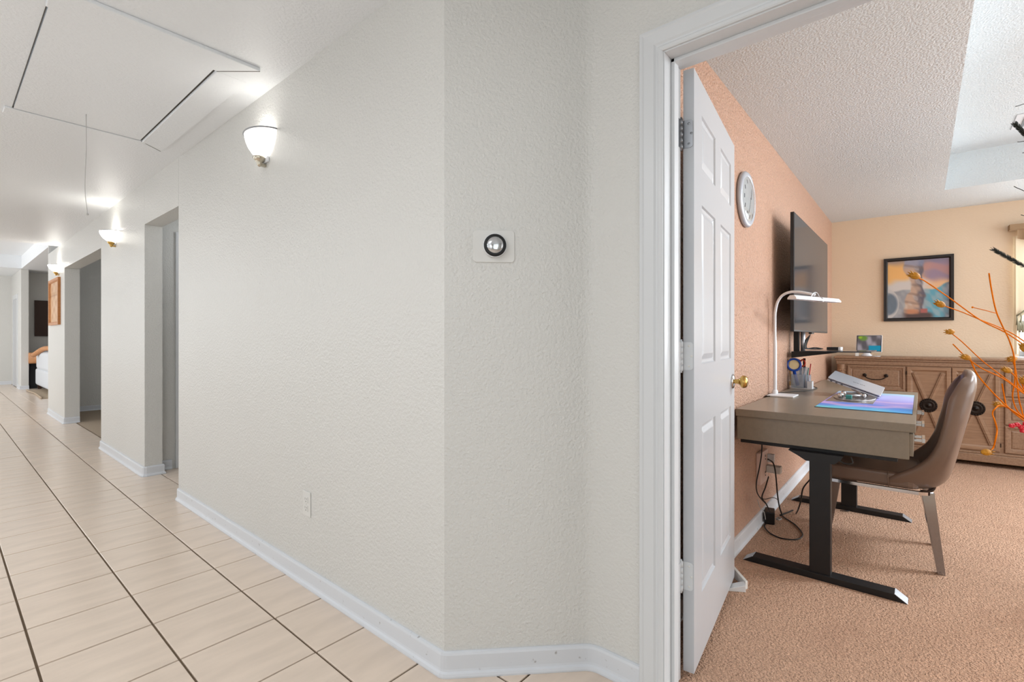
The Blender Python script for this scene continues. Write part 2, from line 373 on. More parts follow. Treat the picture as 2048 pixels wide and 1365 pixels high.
# window
c = MB(FM)
win = thing('window_1', 'white framed bedroom window behind the sheer cream curtain', 'window', tuple(FM @ Vector(((WN0+WN1)/2, .05, WZ0))))
del win['category'], win['label']; win['kind'] = 'structure'
for a, b in [((WN0, .04, WZ0), (WN0+.05, .09, WZ1)), ((WN1-.05, .04, WZ0), (WN1, .09, WZ1)), ((WN0, .04, WZ0), (WN1, .09, WZ0+.05)), ((WN0, .04, WZ1-.05), (WN1, .09, WZ1)), (((WN0+WN1)/2-.02, .045, WZ0), ((WN0+WN1)/2+.02, .085, WZ1))]: c.box(a, b)
c.build('window_frame', M['winframe'], win)
MB(FM).box((WN0+.05, .062, WZ0+.05), (WN1-.05, .068, WZ1-.05)).build('pane', M['glass'], win)
MB(FM).box((WN0-.03, -.03, WZ0-.025), (WN1+.03, .06, WZ0)).build('window_sill', M['winframe'], win, bevel=.004)

# baseboards: profile with a proud rounded toe
def baseboard(name, pts, m=None, h=.082, flip=1, smooth=False):
    """pts: plan polyline along the wall face; board stands on its left side when flip=1"""
    prof = [(.0, 0), (.022, 0), (.0225, .006), (.020, .014), (.014, .019), (.0125, .026), (.0125, h-.010), (.010, h-.003), (.004, h), (0, h)]
    P = [Vector((*p, 0)) for p in pts]; n = len(P); mb = MB(); vs = []
    for i, p in enumerate(P):
        d0 = (P[i]-P[i-1]).normalized() if i else (P[1]-P[0]).normalized()
        d1 = (P[i+1]-P[i]).normalized() if i < n-1 else d0
        n0 = Vector((-d0.y, d0.x, 0))*flip; n1 = Vector((-d1.y, d1.x, 0))*flip
        b = (n0+n1).normalized(); s = 1/max(.3, b.dot(n0))
        vs += [tuple(p+b*s*a+Vector((0, 0, z))) for a, z in prof]
    m_ = len(prof)
    fs = [(i*m_+k, i*m_+(k+1) % m_, (i+1)*m_+(k+1) % m_, (i+1)*m_+k) for i in range(n-1) for k in range(m_)]
    fs += [tuple(range(m_)), tuple(range((n-1)*m_, n*m_))[::-1]]
    mb.add(vs, fs, smooth)
    return mb.build(name, m or M['base'], kind='structure')
baseboard('baseboard_right', [(WX+.1, 4.055), (WX+.012, 4.055), (WX+.004, 4.051), (WX, 4.043), (WX, 1.2525), (WX+.003, 1.2445), (WX+.008, 1.237)]+arcp+[(1.485, .694)], flip=-1)
baseboard('baseboard_middle', [(1.345, 5.055), (1.245, 5.055), (1.245, 4.93), (1.135, 4.93), (1.124, 4.934), (1.12, 4.945), (1.12, 6.553), (1.124, 6.562), (1.14, 6.565)], flip=1)
baseboard('baseboard_passage', [(2.2, 5.055), (1.43, 5.055)], flip=1)
baseboard('baseboard_far', [(1.275, 8.79), (1.132, 8.79), (1.123, 8.793), (1.12, 8.80), (1.12, 10.2)], flip=1)
baseboard('baseboard_side_room', [(3.5, 10.06), (1.275, 10.06)], flip=1)
baseboard('baseboard_pier', [(1.37, 15.42), (1.235, 15.42), (1.235, 15.95)], flip=1)
baseboard('baseboard_back', [(1.235, 17.4), (-2.6, 17.4)], flip=1)
baseboard('baseboard_bedroom', [(1.62, .765), (6.42, .765)], flip=-1)
c = [tuple(FM @ Vector((x, 0, 0)))[:2] for x in (.03, 4.2)]
baseboard('baseboard_bedroom_far', c, flip=-1)

# ------------------------------------------------------------------ door opening: casing and jamb
def casing(name, path_y, path_z, m):
    """moulded casing as three mitred runs around the opening on the plane X=DW0, toward the hall"""
    # profile across the width: (distance outward from opening, thickness)
    prof = [(0, 0), (0, .008), (.004, .011), (.012, .012), (.016, .008), (.021, .009), (.027, .013), (.058, .016), (.064, .019), (.072, .019), (.075, .014), (.075, 0)]
    y0, y1 = path_y; z1 = path_z; mb = MB(); m_ = len(prof); vs = []
    for (cy, cz, dy, dz) in [(y1, 0, 1, 0), (y1, z1, 1, 1), (y0, z1, -1, 1), (y0, 0, -1, 0)]:
        vs += [(DW0-t, cy+dy*w, cz+dz*w) for w, t in prof]
    fs = [(i*m_+k, (i+1)*m_+k, (i+1)*m_+(k+1) % m_, i*m_+(k+1) % m_) for i in range(3) for k in range(m_)]
    mb.add(vs, fs); return mb.build(name, m, kind='structure')
JY0, JY1, JZ = YO0+.02, YO1-.012, ZO-.012      # jamb inner faces
casing('trim_door_casing', (JY0-.004, JY1+.004), JZ+.004, M['trim'])
j = MB()
j.box((DW0-.001, JY1, 0), (DW1+.013, YO1, ZO)).box((DW0-.001, YO0, 0), (DW1+.013, JY0, ZO)).box((DW0-.001, JY0, JZ), (DW1+.013, JY1, ZO))
# stops
j.box((DW0+.05, JY1-.012, 0), (DW0+.085, JY1, JZ)).box((DW0+.05, JY0, 0), (DW0+.085, JY0+.012, JZ)).box((DW0+.05, JY0, JZ-.012), (DW0+.085, JY1, JZ))
j.build('trim_door_jamb', M['trim'], kind='structure', bevel=.0015)

# ------------------------------------------------------------------ the open six panel door
DA = math.radians(6.6); DWd, DT, DZ0, DZ1 = .793, .035, .026, 2.056
DM = Matrix.Translation((1.6354, .5814, 0)) @ Matrix.Rotation(DA, 4, 'Z')
door = thing('panel_door', 'white six-panel door standing open into the bedroom on three hinges', 'door', (1.6354, .5814, DZ0))
xs = [0, .109, .358, .455, .704, DWd]; zs = [DZ0, .243, .849, 1.052, 1.628, 1.744, 1.946, DZ1]
mb = MB(DM)
holes = {(i, j) for i in (1, 3) for j in (1, 3, 5)}
def grid_face(y, flipped):
    for i in range(5):
        for jj in range(7):
            if (i, jj) in holes: continue
            q = [(xs[i], y, zs[jj]), (xs[i+1], y, zs[jj]), (xs[i+1], y, zs[jj+1]), (xs[i], y, zs[jj+1])]
            mb.add(q, [(0, 1, 2, 3)] if not flipped else [(0, 3, 2, 1)])
grid_face(0, False); grid_face(DT, True)
mb.add([(0, 0, DZ0), (0, DT, DZ0), (0, DT, DZ1), (0, 0, DZ1)], [(0, 3, 2, 1)])
mb.add([(DWd, 0, DZ0), (DWd, DT, DZ0), (DWd, DT, DZ1), (DWd, 0, DZ1)], [(0, 1, 2, 3)])
mb.add([(0, 0, DZ1), (DWd, 0, DZ1), (DWd, DT, DZ1), (0, DT, DZ1)], [(0, 1, 2, 3)])
mb.add([(0, 0, DZ0), (DWd, 0, DZ0), (DWd, DT, DZ0), (0, DT, DZ0)], [(0, 3, 2, 1)])
mb.build('slab', M['door'], door)
for (i, jj) in sorted(holes):
    x0, x1, z0, z1 = xs[i], xs[i+1], zs[jj], zs[jj+1]
    mb = MB(DM)
    for (sgn, y0) in ((1, 0), (-1, DT)):
        rings = [(0, 0), (.006, .0), (.010, .006), (.018, .0085), (.022, .0085), (.040, .002), (.0425, .0015)]
        vs = []
        for ins, d in rings:
            y = y0+sgn*d
            vs += [(x0+ins, y, z0+ins), (x1-ins, y, z0+ins), (x1-ins, y, z1-ins), (x0+ins, y, z1-ins)]
        fs = []
        for r in range(len(rings)-1):
            for q in range(4):
                f = (r*4+q, r*4+(q+1) % 4, (r+1)*4+(q+1) % 4, (r+1)*4+q)
                fs.append(f if sgn == 1 else f[::-1])
        e = (len(rings)-1)*4
        fs.append((e, e+1, e+2, e+3) if sgn == 1 else (e+3, e+2, e+1, e))
        mb.add(vs, fs)
    mb.build('panel', M['door'], door)
def hinge(zc, m, label):
    h = MB()
    pin = (DM @ Vector((-.012, DT+.004, 0)))
    px, py = pin.x, pin.y
    for a, b in ((-.05, -.031), (-.029, -.011), (-.009, .009), (.011, .029), (.031, .05)):
        h.tube([(px, py, zc+a), (px, py, zc+b)], .0062, 10)
    h.tube([(px, py, zc-.056), (px, py, zc+.056)], [.004, .004], 8)
    # leaf on the door edge with rounded outer corners
    L = MB(DM); r = .010; w0, w1 = .003, .034
    pts = []
    for cx, cz, a0 in ((w0+r, zc-.047+r, 180), (w0+r, zc+.047-r, 90)):
        pts += [(cx+r*math.cos(math.radians(a0+90*(1 if a0 == 180 else 0)-0*t)), 0) for t in range(0)]
    poly = [(w1+.006, zc-.047)]
    poly += [(w0+r+r*math.cos(math.radians(270-15*t)), zc-.047+r+r*math.sin(math.radians(270-15*t))) for t in range(7)]
    poly += [(w0+r+r*math.cos(math.radians(180-15*t)), zc+.047-r+r*math.sin(math.radians(180-15*t))) for t in range(7)]
    poly += [(w1+.006, zc+.047)]
    L.prism(poly, -.0024, .0002, axis='x')
    h.v += L.v; n = len(h.v)-len(L.v); h.f += [tuple(i+n for i in f) for f in L.f]; h.sm += L.sm
    # leaf on the jamb
    J = MB(); J.box((DW1-.022, JY1-.0016, zc-.047), (px, JY1+.0002, zc+.047))
    n = len(h.v); h.v += J.v; h.f += [tuple(i+n for i in f) for f in J.f]; h.sm += J.sm
    o = h.build('hinge', m, door, label=label)
    for dz, dy in ((.034, .016), (0, .008), (-.034, .016)):
        c0 = DM @ Vector((-.0024, dy, zc+dz)); ax = DM.to_3x3() @ Vector((-1, 0, 0))
        MB().lathe([(.0001, .0012), (.003, .0010), (.0042, 0)], 10, axis=ax, org=c0).build('screw', M['steel'] if m is M['steel'] else M['offwhite'], o)
    return o
hinge(1.838, M['steel'], 'bare steel hinge')
hinge(1.09, M['trim'], 'hinge painted white')
hinge(.349, M['trim'], 'hinge painted white')
kn = DM @ Vector((.735, 0, .952)); ax = DM.to_3x3() @ Vector((0, -1, 0))
MB().lathe([(.0001, .0), (.033, 0), (.034, .003), (.030, .008), (.014, .011), (.0001, .011)], 24, ax, kn).build('rosette', M['chrome'], door)
MB().lathe([(.011, .008), (.010, .02), (.0125, .026), (.012, .029), (.020, .034), (.027, .040), (.029, .047), (.0275, .056), (.022, .062), (.012, .0655), (.0001, .066)], 24, ax, kn).build('knob', M['brass'], door)
kn2 = DM @ Vector((.735, DT, .952)); ax2 = -ax
MB().lathe([(.0001, .0), (.033, 0), (.034, .003), (.030, .008), (.011, .011), (.010, .02), (.020, .030), (.029, .043), (.0275, .050), (.012, .0595), (.0001, .06)], 24, ax2, kn2).build('knob', M['brass'], door)
MB(DM).box((DWd-.0005, .006, .92), (DWd+.0015, DT-.006, .985)).build('latch_plate', M['chrome'], door)

# folded white wedge under the door edge
ws = thing('door_stop', 'folded white wedge door stop on the carpet under the open door', 'doorstop', (2.36, .66, .004))
MB().hexa([(2.300, .690, .004), (2.352, .604, .004), (2.392, .622, .004), (2.340, .708, .004), (2.300, .690, .008), (2.352, .604, .036), (2.392, .622, .036), (2.340, .708, .008)]).build('lower_leaf', M['trim'], ws, bevel=.002)
MB().hexa([(2.378, .612, .004), (2.392, .606, .004), (2.512, .712, .004), (2.498, .720, .004), (2.378, .612, .040), (2.392, .606, .040), (2.512, .712, .052), (2.498, .720, .052)]).build('upper_leaf', M['offwhite'], ws, bevel=.002)

# ------------------------------------------------------------------ attic hatch and cord
hatch = thing('attic_hatch', 'white textured attic hatch panel in the hall ceiling with a pull cord', 'hatch', ((hx[0]+hx[1])/2, (hx[2]+hx[3])/2, H))
MB().box((hx[0]+.006, hx[2]+.006, H-.006), (hx[1]-.006, hx[3]-.006, H+.02)).build('panel', M['ceil'], hatch)
fr = MB()
OX0, OX1, OY0, OY1 = hx[0]-.0, 1.0, 2.41, 3.985
fr.box((hx[0]-.004, OY0, H-.017), (OX1, hx[2]-.003, H)).box((hx[0]-.03, hx[3]+.004, H-.010), (OX1, OY1, H)).box((hx[1]+.004, hx[2]-.003, H-.017), (OX1, hx[3]+.004, H))
fr.build('surround', M['ceil'], hatch, bevel=.003)
for (p, q, zz) in (((.865, 2.569), (.998, 2.412), H-.0172), ((.866, 3.878), (.995, 3.982), H-.0102)):
    v = Vector((q[0]-p[0], q[1]-p[1], 0)).normalized(); w_ = Vector((-v.y, v.x, 0))*.0022; a, b_ = Vector((*p, 0)), Vector((*q, 0))
    MB().hexa([tuple(x+Vector((0, 0, z))) for z in (zz-.0006, zz+.004) for x in (a-w_, b_-w_, b_+w_, a+w_)]).build('joint', M['seam'], hatch)
MB().box((hx[0]-.0, hx[2], H-.001), (hx[0]+.0035, hx[3], H+.01)).box((hx[1]-.006, hx[2], H-.001), (hx[1]+.005, hx[3], H+.01)).box((hx[0], hx[3]-.006, H-.001), (hx[1], hx[3]+.005, H+.01)).build('gap', M['seam'], hatch)
cx_, cy_ = .558, 3.659
cord = MB().tube(qc([(cx_, cy_, H-.006), (cx_+.001, cy_, 2.25), (cx_-.004, cy_, 2.08), (cx_-.004, cy_, 1.98), (cx_+.004, cy_, 1.89), (cx_+.006, cy_, 1.865)]), .0016, 6)
cord.ball((cx_+.006, cy_, 1.862), .006, 8); cord.build('pull_cord', M['wcable'], hatch)

# ------------------------------------------------------------------ wall sconces
def sconce(cy, R, D, zr, hgt, metal, glassm, label, lit, rimm):
    s = thing('wall_sconce', label, 'wall light', (WX, cy, zr-hgt), 'wall sconces along the hall')
    n = 24; prof = [(1.0, 0), (.985, -.10), (.93, -.28), (.82, -.5), (.64, -.72), (.42, -.88), (.2, -.97), (.03, -1.0)]
    def half(k, prof, off=0):
        vs = []
        for r, h in prof:
            for i in range(n+1):
                t = PI*i/n; vs.append((WX-.001-D*k*r*math.sin(t), cy+R*k*r*math.cos(t), zr+off+h*hgt*.85))
        return vs, [(a*(n+1)+i, a*(n+1)+i+1, (a+1)*(n+1)+i+1, (a+1)*(n+1)+i) for a in range(len(prof)-1) for i in range(n)]
    mb = MB(); v1, f1 = half(1, prof); mb.add(v1, f1, True); v2, f2 = half(.96, prof, .004); mb.add(v2, [f[::-1] for f in f2], True)
    mb.build('glass_bowl', glassm, s)
    rim = [(WX-.001-(D+.002)*math.sin(PI*i/n), cy+(R+.002)*math.cos(PI*i/n), zr) for i in range(n+1)]
    MB().tube(rim, .004, 6).build('rim', rimm, s)
    MB().box((WX-.012, cy-.045, zr-hgt*.95), (WX-.0005, cy+.045, zr-.01)).build('back_plate', M['white'], s, bevel=.003)
    b = MB(); zb = zr-.85*hgt
    b.lathe([(.030, .006), (.032, .0), (.024, -.012), (.012, -.026), (.014, -.032), (.006, -.042), (.0005, -.045)], 16, (0, 0, 1), (WX-.032, cy, zb+.004))
    b.box((WX-.03, cy-.008, zb-.035), (WX-.0005, cy+.008, zb-.020))
    b.build('finial', metal, s)
    point('sconce_bulb', (WX-D*.45, cy, zr+.01), lit, .02, (1, .97, .92))
    return s
sconce(2.635, .130, .095, 2.215, .155, M['agedbrass'], M['bowl'], 'frosted half-bowl wall sconce with silver rim, nearest of the three in the hall', .55, M['steel'])
sconce(5.93, .155, .12, 2.165, .120, M['brass'], M['bowlbrass'], 'glowing half-bowl wall sconce with brass finial between the two wall openings', 1.7, M['chrome'])
sconce(9.22, .155, .12, 2.165, .120, M['brass'], M['bowlbrass'], 'glowing half-bowl wall sconce above the honey-wood framed picture', 1.7, M['chrome'])

# ------------------------------------------------------------------ flat prints: vertex painted grids
def paint(name, corners, nx, ny, fn, m, parent, label=None):
    """corners: bottom-left, bottom-right, top-right, top-left"""
    A, B, C_, D_ = [Vector(p) for p in corners]; vs = []; cols = []
    for jn in range(ny+1):
        for i in range(nx+1):
            u, v = i/nx, jn/ny
            vs.append(tuple((A*(1-u)+B*u)*(1-v)+(D_*(1-u)+C_*u)*v)); cols.append((*lin(fn(u, v)), 1))
    mb = MB(); mb.add(vs, [(jn*(nx+1)+i, jn*(nx+1)+i+1, (jn+1)*(nx+1)+i+1, (jn+1)*(nx+1)+i) for jn in range(ny) for i in range(nx)])
    mb.col = cols; return mb.build(name, m, parent, label=label)
def sst(a, b, x): t = max(0, min(1, (x-a)/(b-a))); return t*t*(3-2*t)
def mixt(a, b, t): return tuple(x*(1-t)+y*t for x, y in zip(a, b))
def wob(u, v, k): return math.sin(u*7.3*k+1.3)*math.cos(v*9.1*k+.7)+.5*math.sin(u*17*k+v*13*k)
def art(u, v):
    w = wob(u, v, 1); w2 = wob(u, v, 2.7)
    # sky
    top = mixt((232, 178, 110), (150, 130, 150), sst(.35, .75, u+.05*w)); top = mixt(top, (120, 118, 140), sst(.86, 1.0, v+.03*w)*.7)
    top = mixt(top, (206, 140, 120), .45*sst(.2, .9, .5+.5*math.sin(v*26+u*6+w))*sst(.45, .6, u))
    low = mixt((206, 200, 196), (226, 180, 140), sst(.55, .8, u))
    c = mixt(low, top, sst(.6, .72, v+.04*w))
    # sea and rocks
    sea = mixt((148, 150, 155), (96, 158, 178), sst(.55, .7, u)); sea = mixt(sea, (110, 120, 135), sst(.85, .98, u+.03*w2))
    sea = mixt(sea, (176, 176, 178), .5*sst(.3, .9, .5+.5*w2))
    c = mixt(c, sea, 1-sst(.46, .5, v-.12*sst(.7, 1, u)+.02*w))
    # weathered stone column rising through the middle
    half = .15-.06*sst(.35, .55, v)+.07*sst(.62, .85, v)
    d = abs(u-.46+.03*math.sin(v*9))
    st = mixt((190, 160, 140), (96, 92, 104), sst(.42, .58, u+.05*w2)); st = mixt(st, (210, 196, 186), .5*sst(.2, 1, w2)); st = mixt(st, (140, 146, 172), sst(.82, .95, v)*.8)
    st = mixt(st, (120, 98, 90), .4*sst(.4, 1, math.sin(v*40+u*9)))
    c = mixt(c, st, 1-sst(half-.02, half+.02, d+.012*w2))
    # dark foreground with an orange glint
    c = mixt(c, (84, 66, 66), (1-sst(.05, .14, v+.05*w))*sst(.2, .35, u)*(1-sst(.68, .8, u)))
    c = mixt(c, (196, 128, 92), .8*(1-sst(.02, .06, abs(v-.11)))*(1-sst(.06, .14, abs(u-.42))))
    c = mixt(c, (168, 96, 92), (1-sst(.02, .05, abs(v-.12)))*(1-sst(.04, .07, abs(u-.6))))
    # pale arch at left
    c = mixt(c, (196, 192, 190), 1-sst(.015, .035, abs(math.hypot(u+.02, (v-.25)*.8)-.19)))
    c = mixt(c, (92, 108, 124), .8*(1-sst(.10, .15, math.hypot(u-.05, (v-.25)*.7))))
    return c

# framed picture on the far bedroom wall
pic = thing('framed_picture', 'black-framed sunset and sea painting on the tan bedroom wall above the sideboard', 'picture', tuple(FM @ Vector((.78, -.01, 1.65))))
px0, px1, pz0, pz1 = .497, 1.047, 1.328, 1.985
def fr_box(M_, x0, x1, z0, z1, w, t, m, parent, bev=.003, yoff=0):
    mb = MB(M_)
    pr = [(0, 0), (0, -t), (w*.7, -t), (w, -t*.55), (w, 0)]
    vs = []
    for (cx, cz, sx, sz) in ((x0, z0, 1, 1), (x1, z0, -1, 1), (x1, z1, -1, -1), (x0, z1, 1, -1)):
        vs += [(cx+sx*a, yoff+b, cz+sz*a) for a, b in pr]
    n = len(pr)
    mb.add(vs, [(i*n+k, i*n+(k+1) % n, ((i+1) % 4)*n+(k+1) % n, ((i+1) % 4)*n+k) for i in range(4) for k in range(n)])
    return mb.build('frame', m, parent)
PT = FM @ Matrix.Translation((.772, -.001, 1.656)) @ Matrix.Rotation(math.radians(.0), 4, 'Y') @ Matrix.Translation((-.772, 0, -1.656))
fr_box(PT, px0, px1, pz0, pz1, .034, .028, M['frameblack'], pic)
paint('print', [tuple(PT @ Vector(p)) for p in ((px0+.03, -.012, pz0+.03), (px1-.03, -.012, pz0+.03), (px1-.03, -.012, pz1-.03), (px0+.03, -.012, pz1-.03))], 110, 130, art, M['print'], pic)

# ------------------------------------------------------------------ hall pictures
hp = thing('hall_picture', 'honey-wood framed narrow picture below the farthest hall sconce', 'picture', (WX, 9.55, 1.66))
HM = Matrix(((0, -1, 0, WX), (-1, 0, 0, 0), (0, 0, 1, 0), (0, 0, 0, 1)))  # local x -> -Y, local y(-) -> -X
HM = Matrix(((0, 1, 0, WX), (-1, 0, 0, 0), (0, 0, 1, 0), (0, 0, 0, 1)))
fr_box(HM, -9.98, -9.1, 1.34, 2.0, .045, .03, M['honey'], hp)
def honeyart(u, v):
    c = (222, 176, 128); w = wob(u, v, 2)
    c = mixt(c, (182, 118, 66), .5*sst(-.2, .8, w)); c = mixt(c, (196, 140, 88), .6*(1-sst(.02, .05, abs(v-.72)))); return mixt(c, (150, 96, 56), .5*(1-sst(.01, .03, abs(v-.66))))
paint('print', [tuple(HM @ Vector(p)) for p in ((-9.94, -.01, 1.38), (-9.14, -.01, 1.38), (-9.14, -.01, 1.96), (-9.94, -.01, 1.96))], 30, 30, honeyart, M['print'], hp)
MB().box((1.52, 16.06, 1.2), (2.2, 16.098, 2.05)).build('framed_picture', M['dkwood'], org=(1.86, 16.098, 1.6))
dp = bpy.data.objects['framed_picture.001'] if 'framed_picture.001' in bpy.data.objects else bpy.data.objects['framed_picture']
tag(dp, 'dark brown framed panel on the far living room wall above the grey sofa', 'picture')

# ------------------------------------------------------------------ thermostat on the diagonal wall, hall outlet
TM = Matrix.Translation((1.2395, 1.1255, 1.466)) @ Matrix.Rotation(math.radians(-45), 4, 'Z')  # local x along the wall, -y out
th = thing('thermostat', 'round silver thermostat with black ring on a white plate on the diagonal wall', 'thermostat', (1.2395, 1.1255, 1.466))
mb = MB(TM); r = .012; w, hh = .071, .055; pts = []
for cx, cz, a0 in ((w-r, -hh+r, 270), (w-r, hh-r, 0), (-w+r, hh-r, 90), (-w+r, -hh+r, 180)):
    pts += [(cx+r*math.cos(math.radians(a0+18*t)), cz+r*math.sin(math.radians(a0+18*t))) for t in range(6)]
mb.prism(pts, -.005, 0, axis='y'); mb.build('wall_plate', M['offwhite'], th, bevel=.0015)
TR = TM.to_3x3(); out = TR @ Vector((0, -1, 0)); tc_ = TM @ Vector((.003, -.005, 0))
MB().lathe([(.038, 0), (.0395, .004), (.0405, .012), (.040, .018), (.038, .020)], 40, out, tc_).build('base_ring', M['white'], th)
MB().lathe([(.0385, .019), (.0375, .024), (.033, .0255), (.0285, .0255)], 40, out, tc_).build('black_ring', M['blackplastic'], th)
MB().lathe([(.0285, .0245), (.027, .028), (.021, .031), (.012, .033), (.0001, .0335)], 40, out, tc_).build('dome', M['chrome'], th)

def outlet(name, Mx, label, m, w=.035, h=.0575):
    t = thing(name, label, 'outlet', tuple(Mx.to_translation()))
    MB(Mx).box((-w, -.005, -h), (w, 0, h)).build('cover_plate', m, t, bevel=.002)
    for dz in (.02, -.02):
        q = MB(Mx).box((-.0165, -.0072, dz-.014), (.0165, -.005, dz+.014)).build('socket', m, t, bevel=.001)
        s = MB(Mx)
        s.box((-.0085, -.0075, dz-.001), (-.0065, -.0071, dz+.009)).box((.0065, -.0075, dz+.0), (.0085, -.0071, dz+.008))
        s.lathe([(.0001, .0076), (.0028, .0076)], 10, (0, -1, 0), (0, 0, dz-.008))
        s.build('slots', M['ink'], q)
    MB(Mx).ball((0, -.005, 0), .003, 6).build('screw', m, t)
    return t
outlet('wall_outlet', Matrix.Translation((WX, 2.192, .378)) @ Matrix.Rotation(-PI/2, 4, 'Z'), 'small white electrical outlet low on the hall wall', M['offwhite'])

# ------------------------------------------------------------------ living room things in the distance
s = thing('sofa', 'pale grey upholstered sofa seen past the end of the hall wall', 'sofa', (1.95, 14.3, 0))
MB().box((1.46, 13.35, .10), (2.4, 15.3, .48)).build('seat_base', M['sofa'], s, bevel=.05, seg=3)
MB().box((1.47, 13.36, .45), (1.75, 15.29, .86)).build('backrest', M['sofa'], s, bevel=.07, seg=3)
MB().box((1.50, 13.33, .30), (2.4, 13.55, .70)).build('armrest', M['sofa'], s, bevel=.06, seg=3)
MB().box((1.50, 15.1, .30), (2.4, 15.32, .70)).build('armrest', M['sofa'], s, bevel=.06, seg=3)
for x, y in ((1.52, 13.42), (2.3, 13.42), (1.52, 15.2), (2.3, 15.2)): MB().box((x-.03, y-.03, .0125), (x+.03, y+.03, .11)).build('leg', M['dkwood'], s)
b = MB().tube([(1.36, 15.45, .70), (2.1, 15.47, .70)], .125, 20); tag(b.build('bolster_pillow', M['tanleather'], org=(1.5, 15.1, .66)), 'tan round bolster pillow poking past the grey sofa', 'pillow')
b = MB().tube(qc([(1.40, 14.95, .78), (1.5, 14.3, .925), (1.58, 13.6, .925), (1.6, 13.26, .86)]), [.05]*25, 12)
tag(b.build('throw_blanket', M['tanleather'], org=(1.5, 14.2, .86)), 'rolled tan throw along the top of the grey sofa', 'blanket')
cb = thing('shaded_wall_box', 'dark box standing in for the shaded lower wall behind the sofa', 'wall shade', (1.7, 15.85, 0))  # box added where the far wall is only in shade
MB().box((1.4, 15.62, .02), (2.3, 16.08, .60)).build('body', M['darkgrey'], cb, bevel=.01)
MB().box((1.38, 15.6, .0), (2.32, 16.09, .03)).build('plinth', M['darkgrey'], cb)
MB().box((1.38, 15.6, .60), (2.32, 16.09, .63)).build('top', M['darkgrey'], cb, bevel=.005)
rg = MB()
for i in range(16):
    for jn in range(20):
        pass
rg.box((1.32, 12.7, .002), (3.2, 15.0, .012)).tube(qc([(1.30, 15.0, .02), (1.28, 14.5, .03), (1.32, 13.8, .022), (1.3, 12.7, .02)]), .014, 8)
tag(rg.build('rug', M['rug'], org=(2.2, 13.8, 0)), 'beige rug under the grey sofa with its edge rolled up', 'rug')

# ------------------------------------------------------------------ wall clock
ck = thing('wall_clock', 'round silver-rimmed white wall clock on the salmon wall above the desk', 'clock', (2.94, .765, 1.93))
co = (2.94, .765, 1.93)
MB().lathe([(.0001, 0), (.150, 0), (.155, .010), (.154, .018), (.146, .026), (.134, .028), (.126, .026), (.122, .022)], 48, (0, -1, 0), co).build('rim', M['clockrim'], ck)
MB().lathe([(.0001, .022), (.123, .022)], 48, (0, -1, 0), co).build('face', M['clockface'], ck)
for i in range(12):
    a = 2*PI*i/12; dl = MB()
    x = co[0]+.098*math.sin(a); z = co[2]+.098*math.cos(a)
    dl.box((x-.0035, co[1]-.0235, z-.011), (x+.0035, co[1]-.0222, z+.011)).build('numeral', M['ink'], ck)
hd = MB()
for a, l, w_ in ((math.radians(20), .06, .003), (math.radians(200), .09, .0022)):
    hd.tube([(co[0], co[1]-.028, co[2]), (co[0]+l*math.sin(a), co[1]-.028, co[2]+l*math.cos(a))], w_, 6)
hd.ball((co[0], co[1]-.028, co[2]), .006, 8); hd.build('hands', M['ink'], ck)
MB().lathe([(.122, .027), (.1, .034), (.05, .039), (.0001, .040)], 48, (0, -1, 0), co).build('glass', M['glass'], ck)

# ------------------------------------------------------------------ standing desk
dk = thing('standing_desk', 'taupe lacquered standing desk with chrome pulls and black metal legs', 'desk', (3.5, .4, 0))
DX0, DX1, DY0, DY1, DZ = 2.71, 4.32, .018, .745, .78
MB().box((DX0, DY0, .743), (DX1, DY1, DZ)).build('desktop', M['taupe'], dk, bevel=.002)
MB().box((DX0+.012, DY0+.022, .622), (DX1-.012, DY1-.003, .743)).build('drawer_case', M['taupe'], dk, bevel=.0015)
for i in range(3):
    x0 = DX0+.022+i*.528; x1 = x0+.518
    d = MB().box((x0, DY0+.008, .636), (x1, DY0+.024, .733)).build('drawer_front', M['taupe'], dk, bevel=.001)
    xm = (x0+x1)/2-.03
    q = MB()
    for xx in (xm-.055, xm+.055):
        q.box((xx-.006, DY0-.020, .675), (xx+.006, DY0+.008, .687))
    q.box((xm-.061, DY0-.032, .672), (xm+.061, DY0-.020, .690))
    q.build('pull', M['chrome'], d, bevel=.001)
MB().box((DX0+.05, .68, .60), (DX1-.05, .71, .622)).box((DX0+.03, .08, .602), (DX0+.09, .73, .622)).box((DX1-.5, .08, .602), (DX1-.44, .73, .622)).build('under_frame', M['blackmetal'], dk, bevel=.002)
for xf_ in (2.727, 3.935):
    lg = MB().box((xf_-.027, .325, .02), (xf_+.027, .411, .60)).build('leg', M['blackmetal'], dk, bevel=.003)
    pr = [(.275, .603), (.50, .603), (.46, .583), (.425, .562), (.31, .562), (.285, .585)]
    MB().prism([(y, z) for y, z in pr], xf_-.032, xf_+.034, axis='x').build('bracket', M['blackmetal'], lg)
    y0, y1 = .045, .705
    ft = MB().prism([(y0, 0.004), (y1, .004), (y1-.045, .034), (y0+.045, .034)], xf_-.035, xf_+.035, axis='x').build('foot', M['blackmetal'], dk, bevel=.001)
    for ye, yi in ((y0, y0+.045), (y1, y1-.045)):
        e = .0012 if ye < yi else -.0012
        MB().add([(xf_-.034, ye-e, .005), (xf_+.034, ye-e, .005), (xf_+.034, yi-e, .035), (xf_-.034, yi-e, .035), (xf_-.034, ye, .004), (xf_+.034, ye, .004), (xf_+.034, yi, .034), (xf_-.034, yi, .034)], [(0, 1, 2, 3), (0, 4, 5, 1), (1, 5, 6, 2), (2, 6, 7, 3), (3, 7, 4, 0)]).build('foot_reflection_sheet', M['steel'], ft)  # bright steel on the sloped ends stands in for reflections
MB().tube(qc([(2.70, .30, .59), (2.69, .27, .575), (2.69, .24, .58), (2.70, .245, .605)]), .003, 6).build('cable_loop', M['cable'], dk)

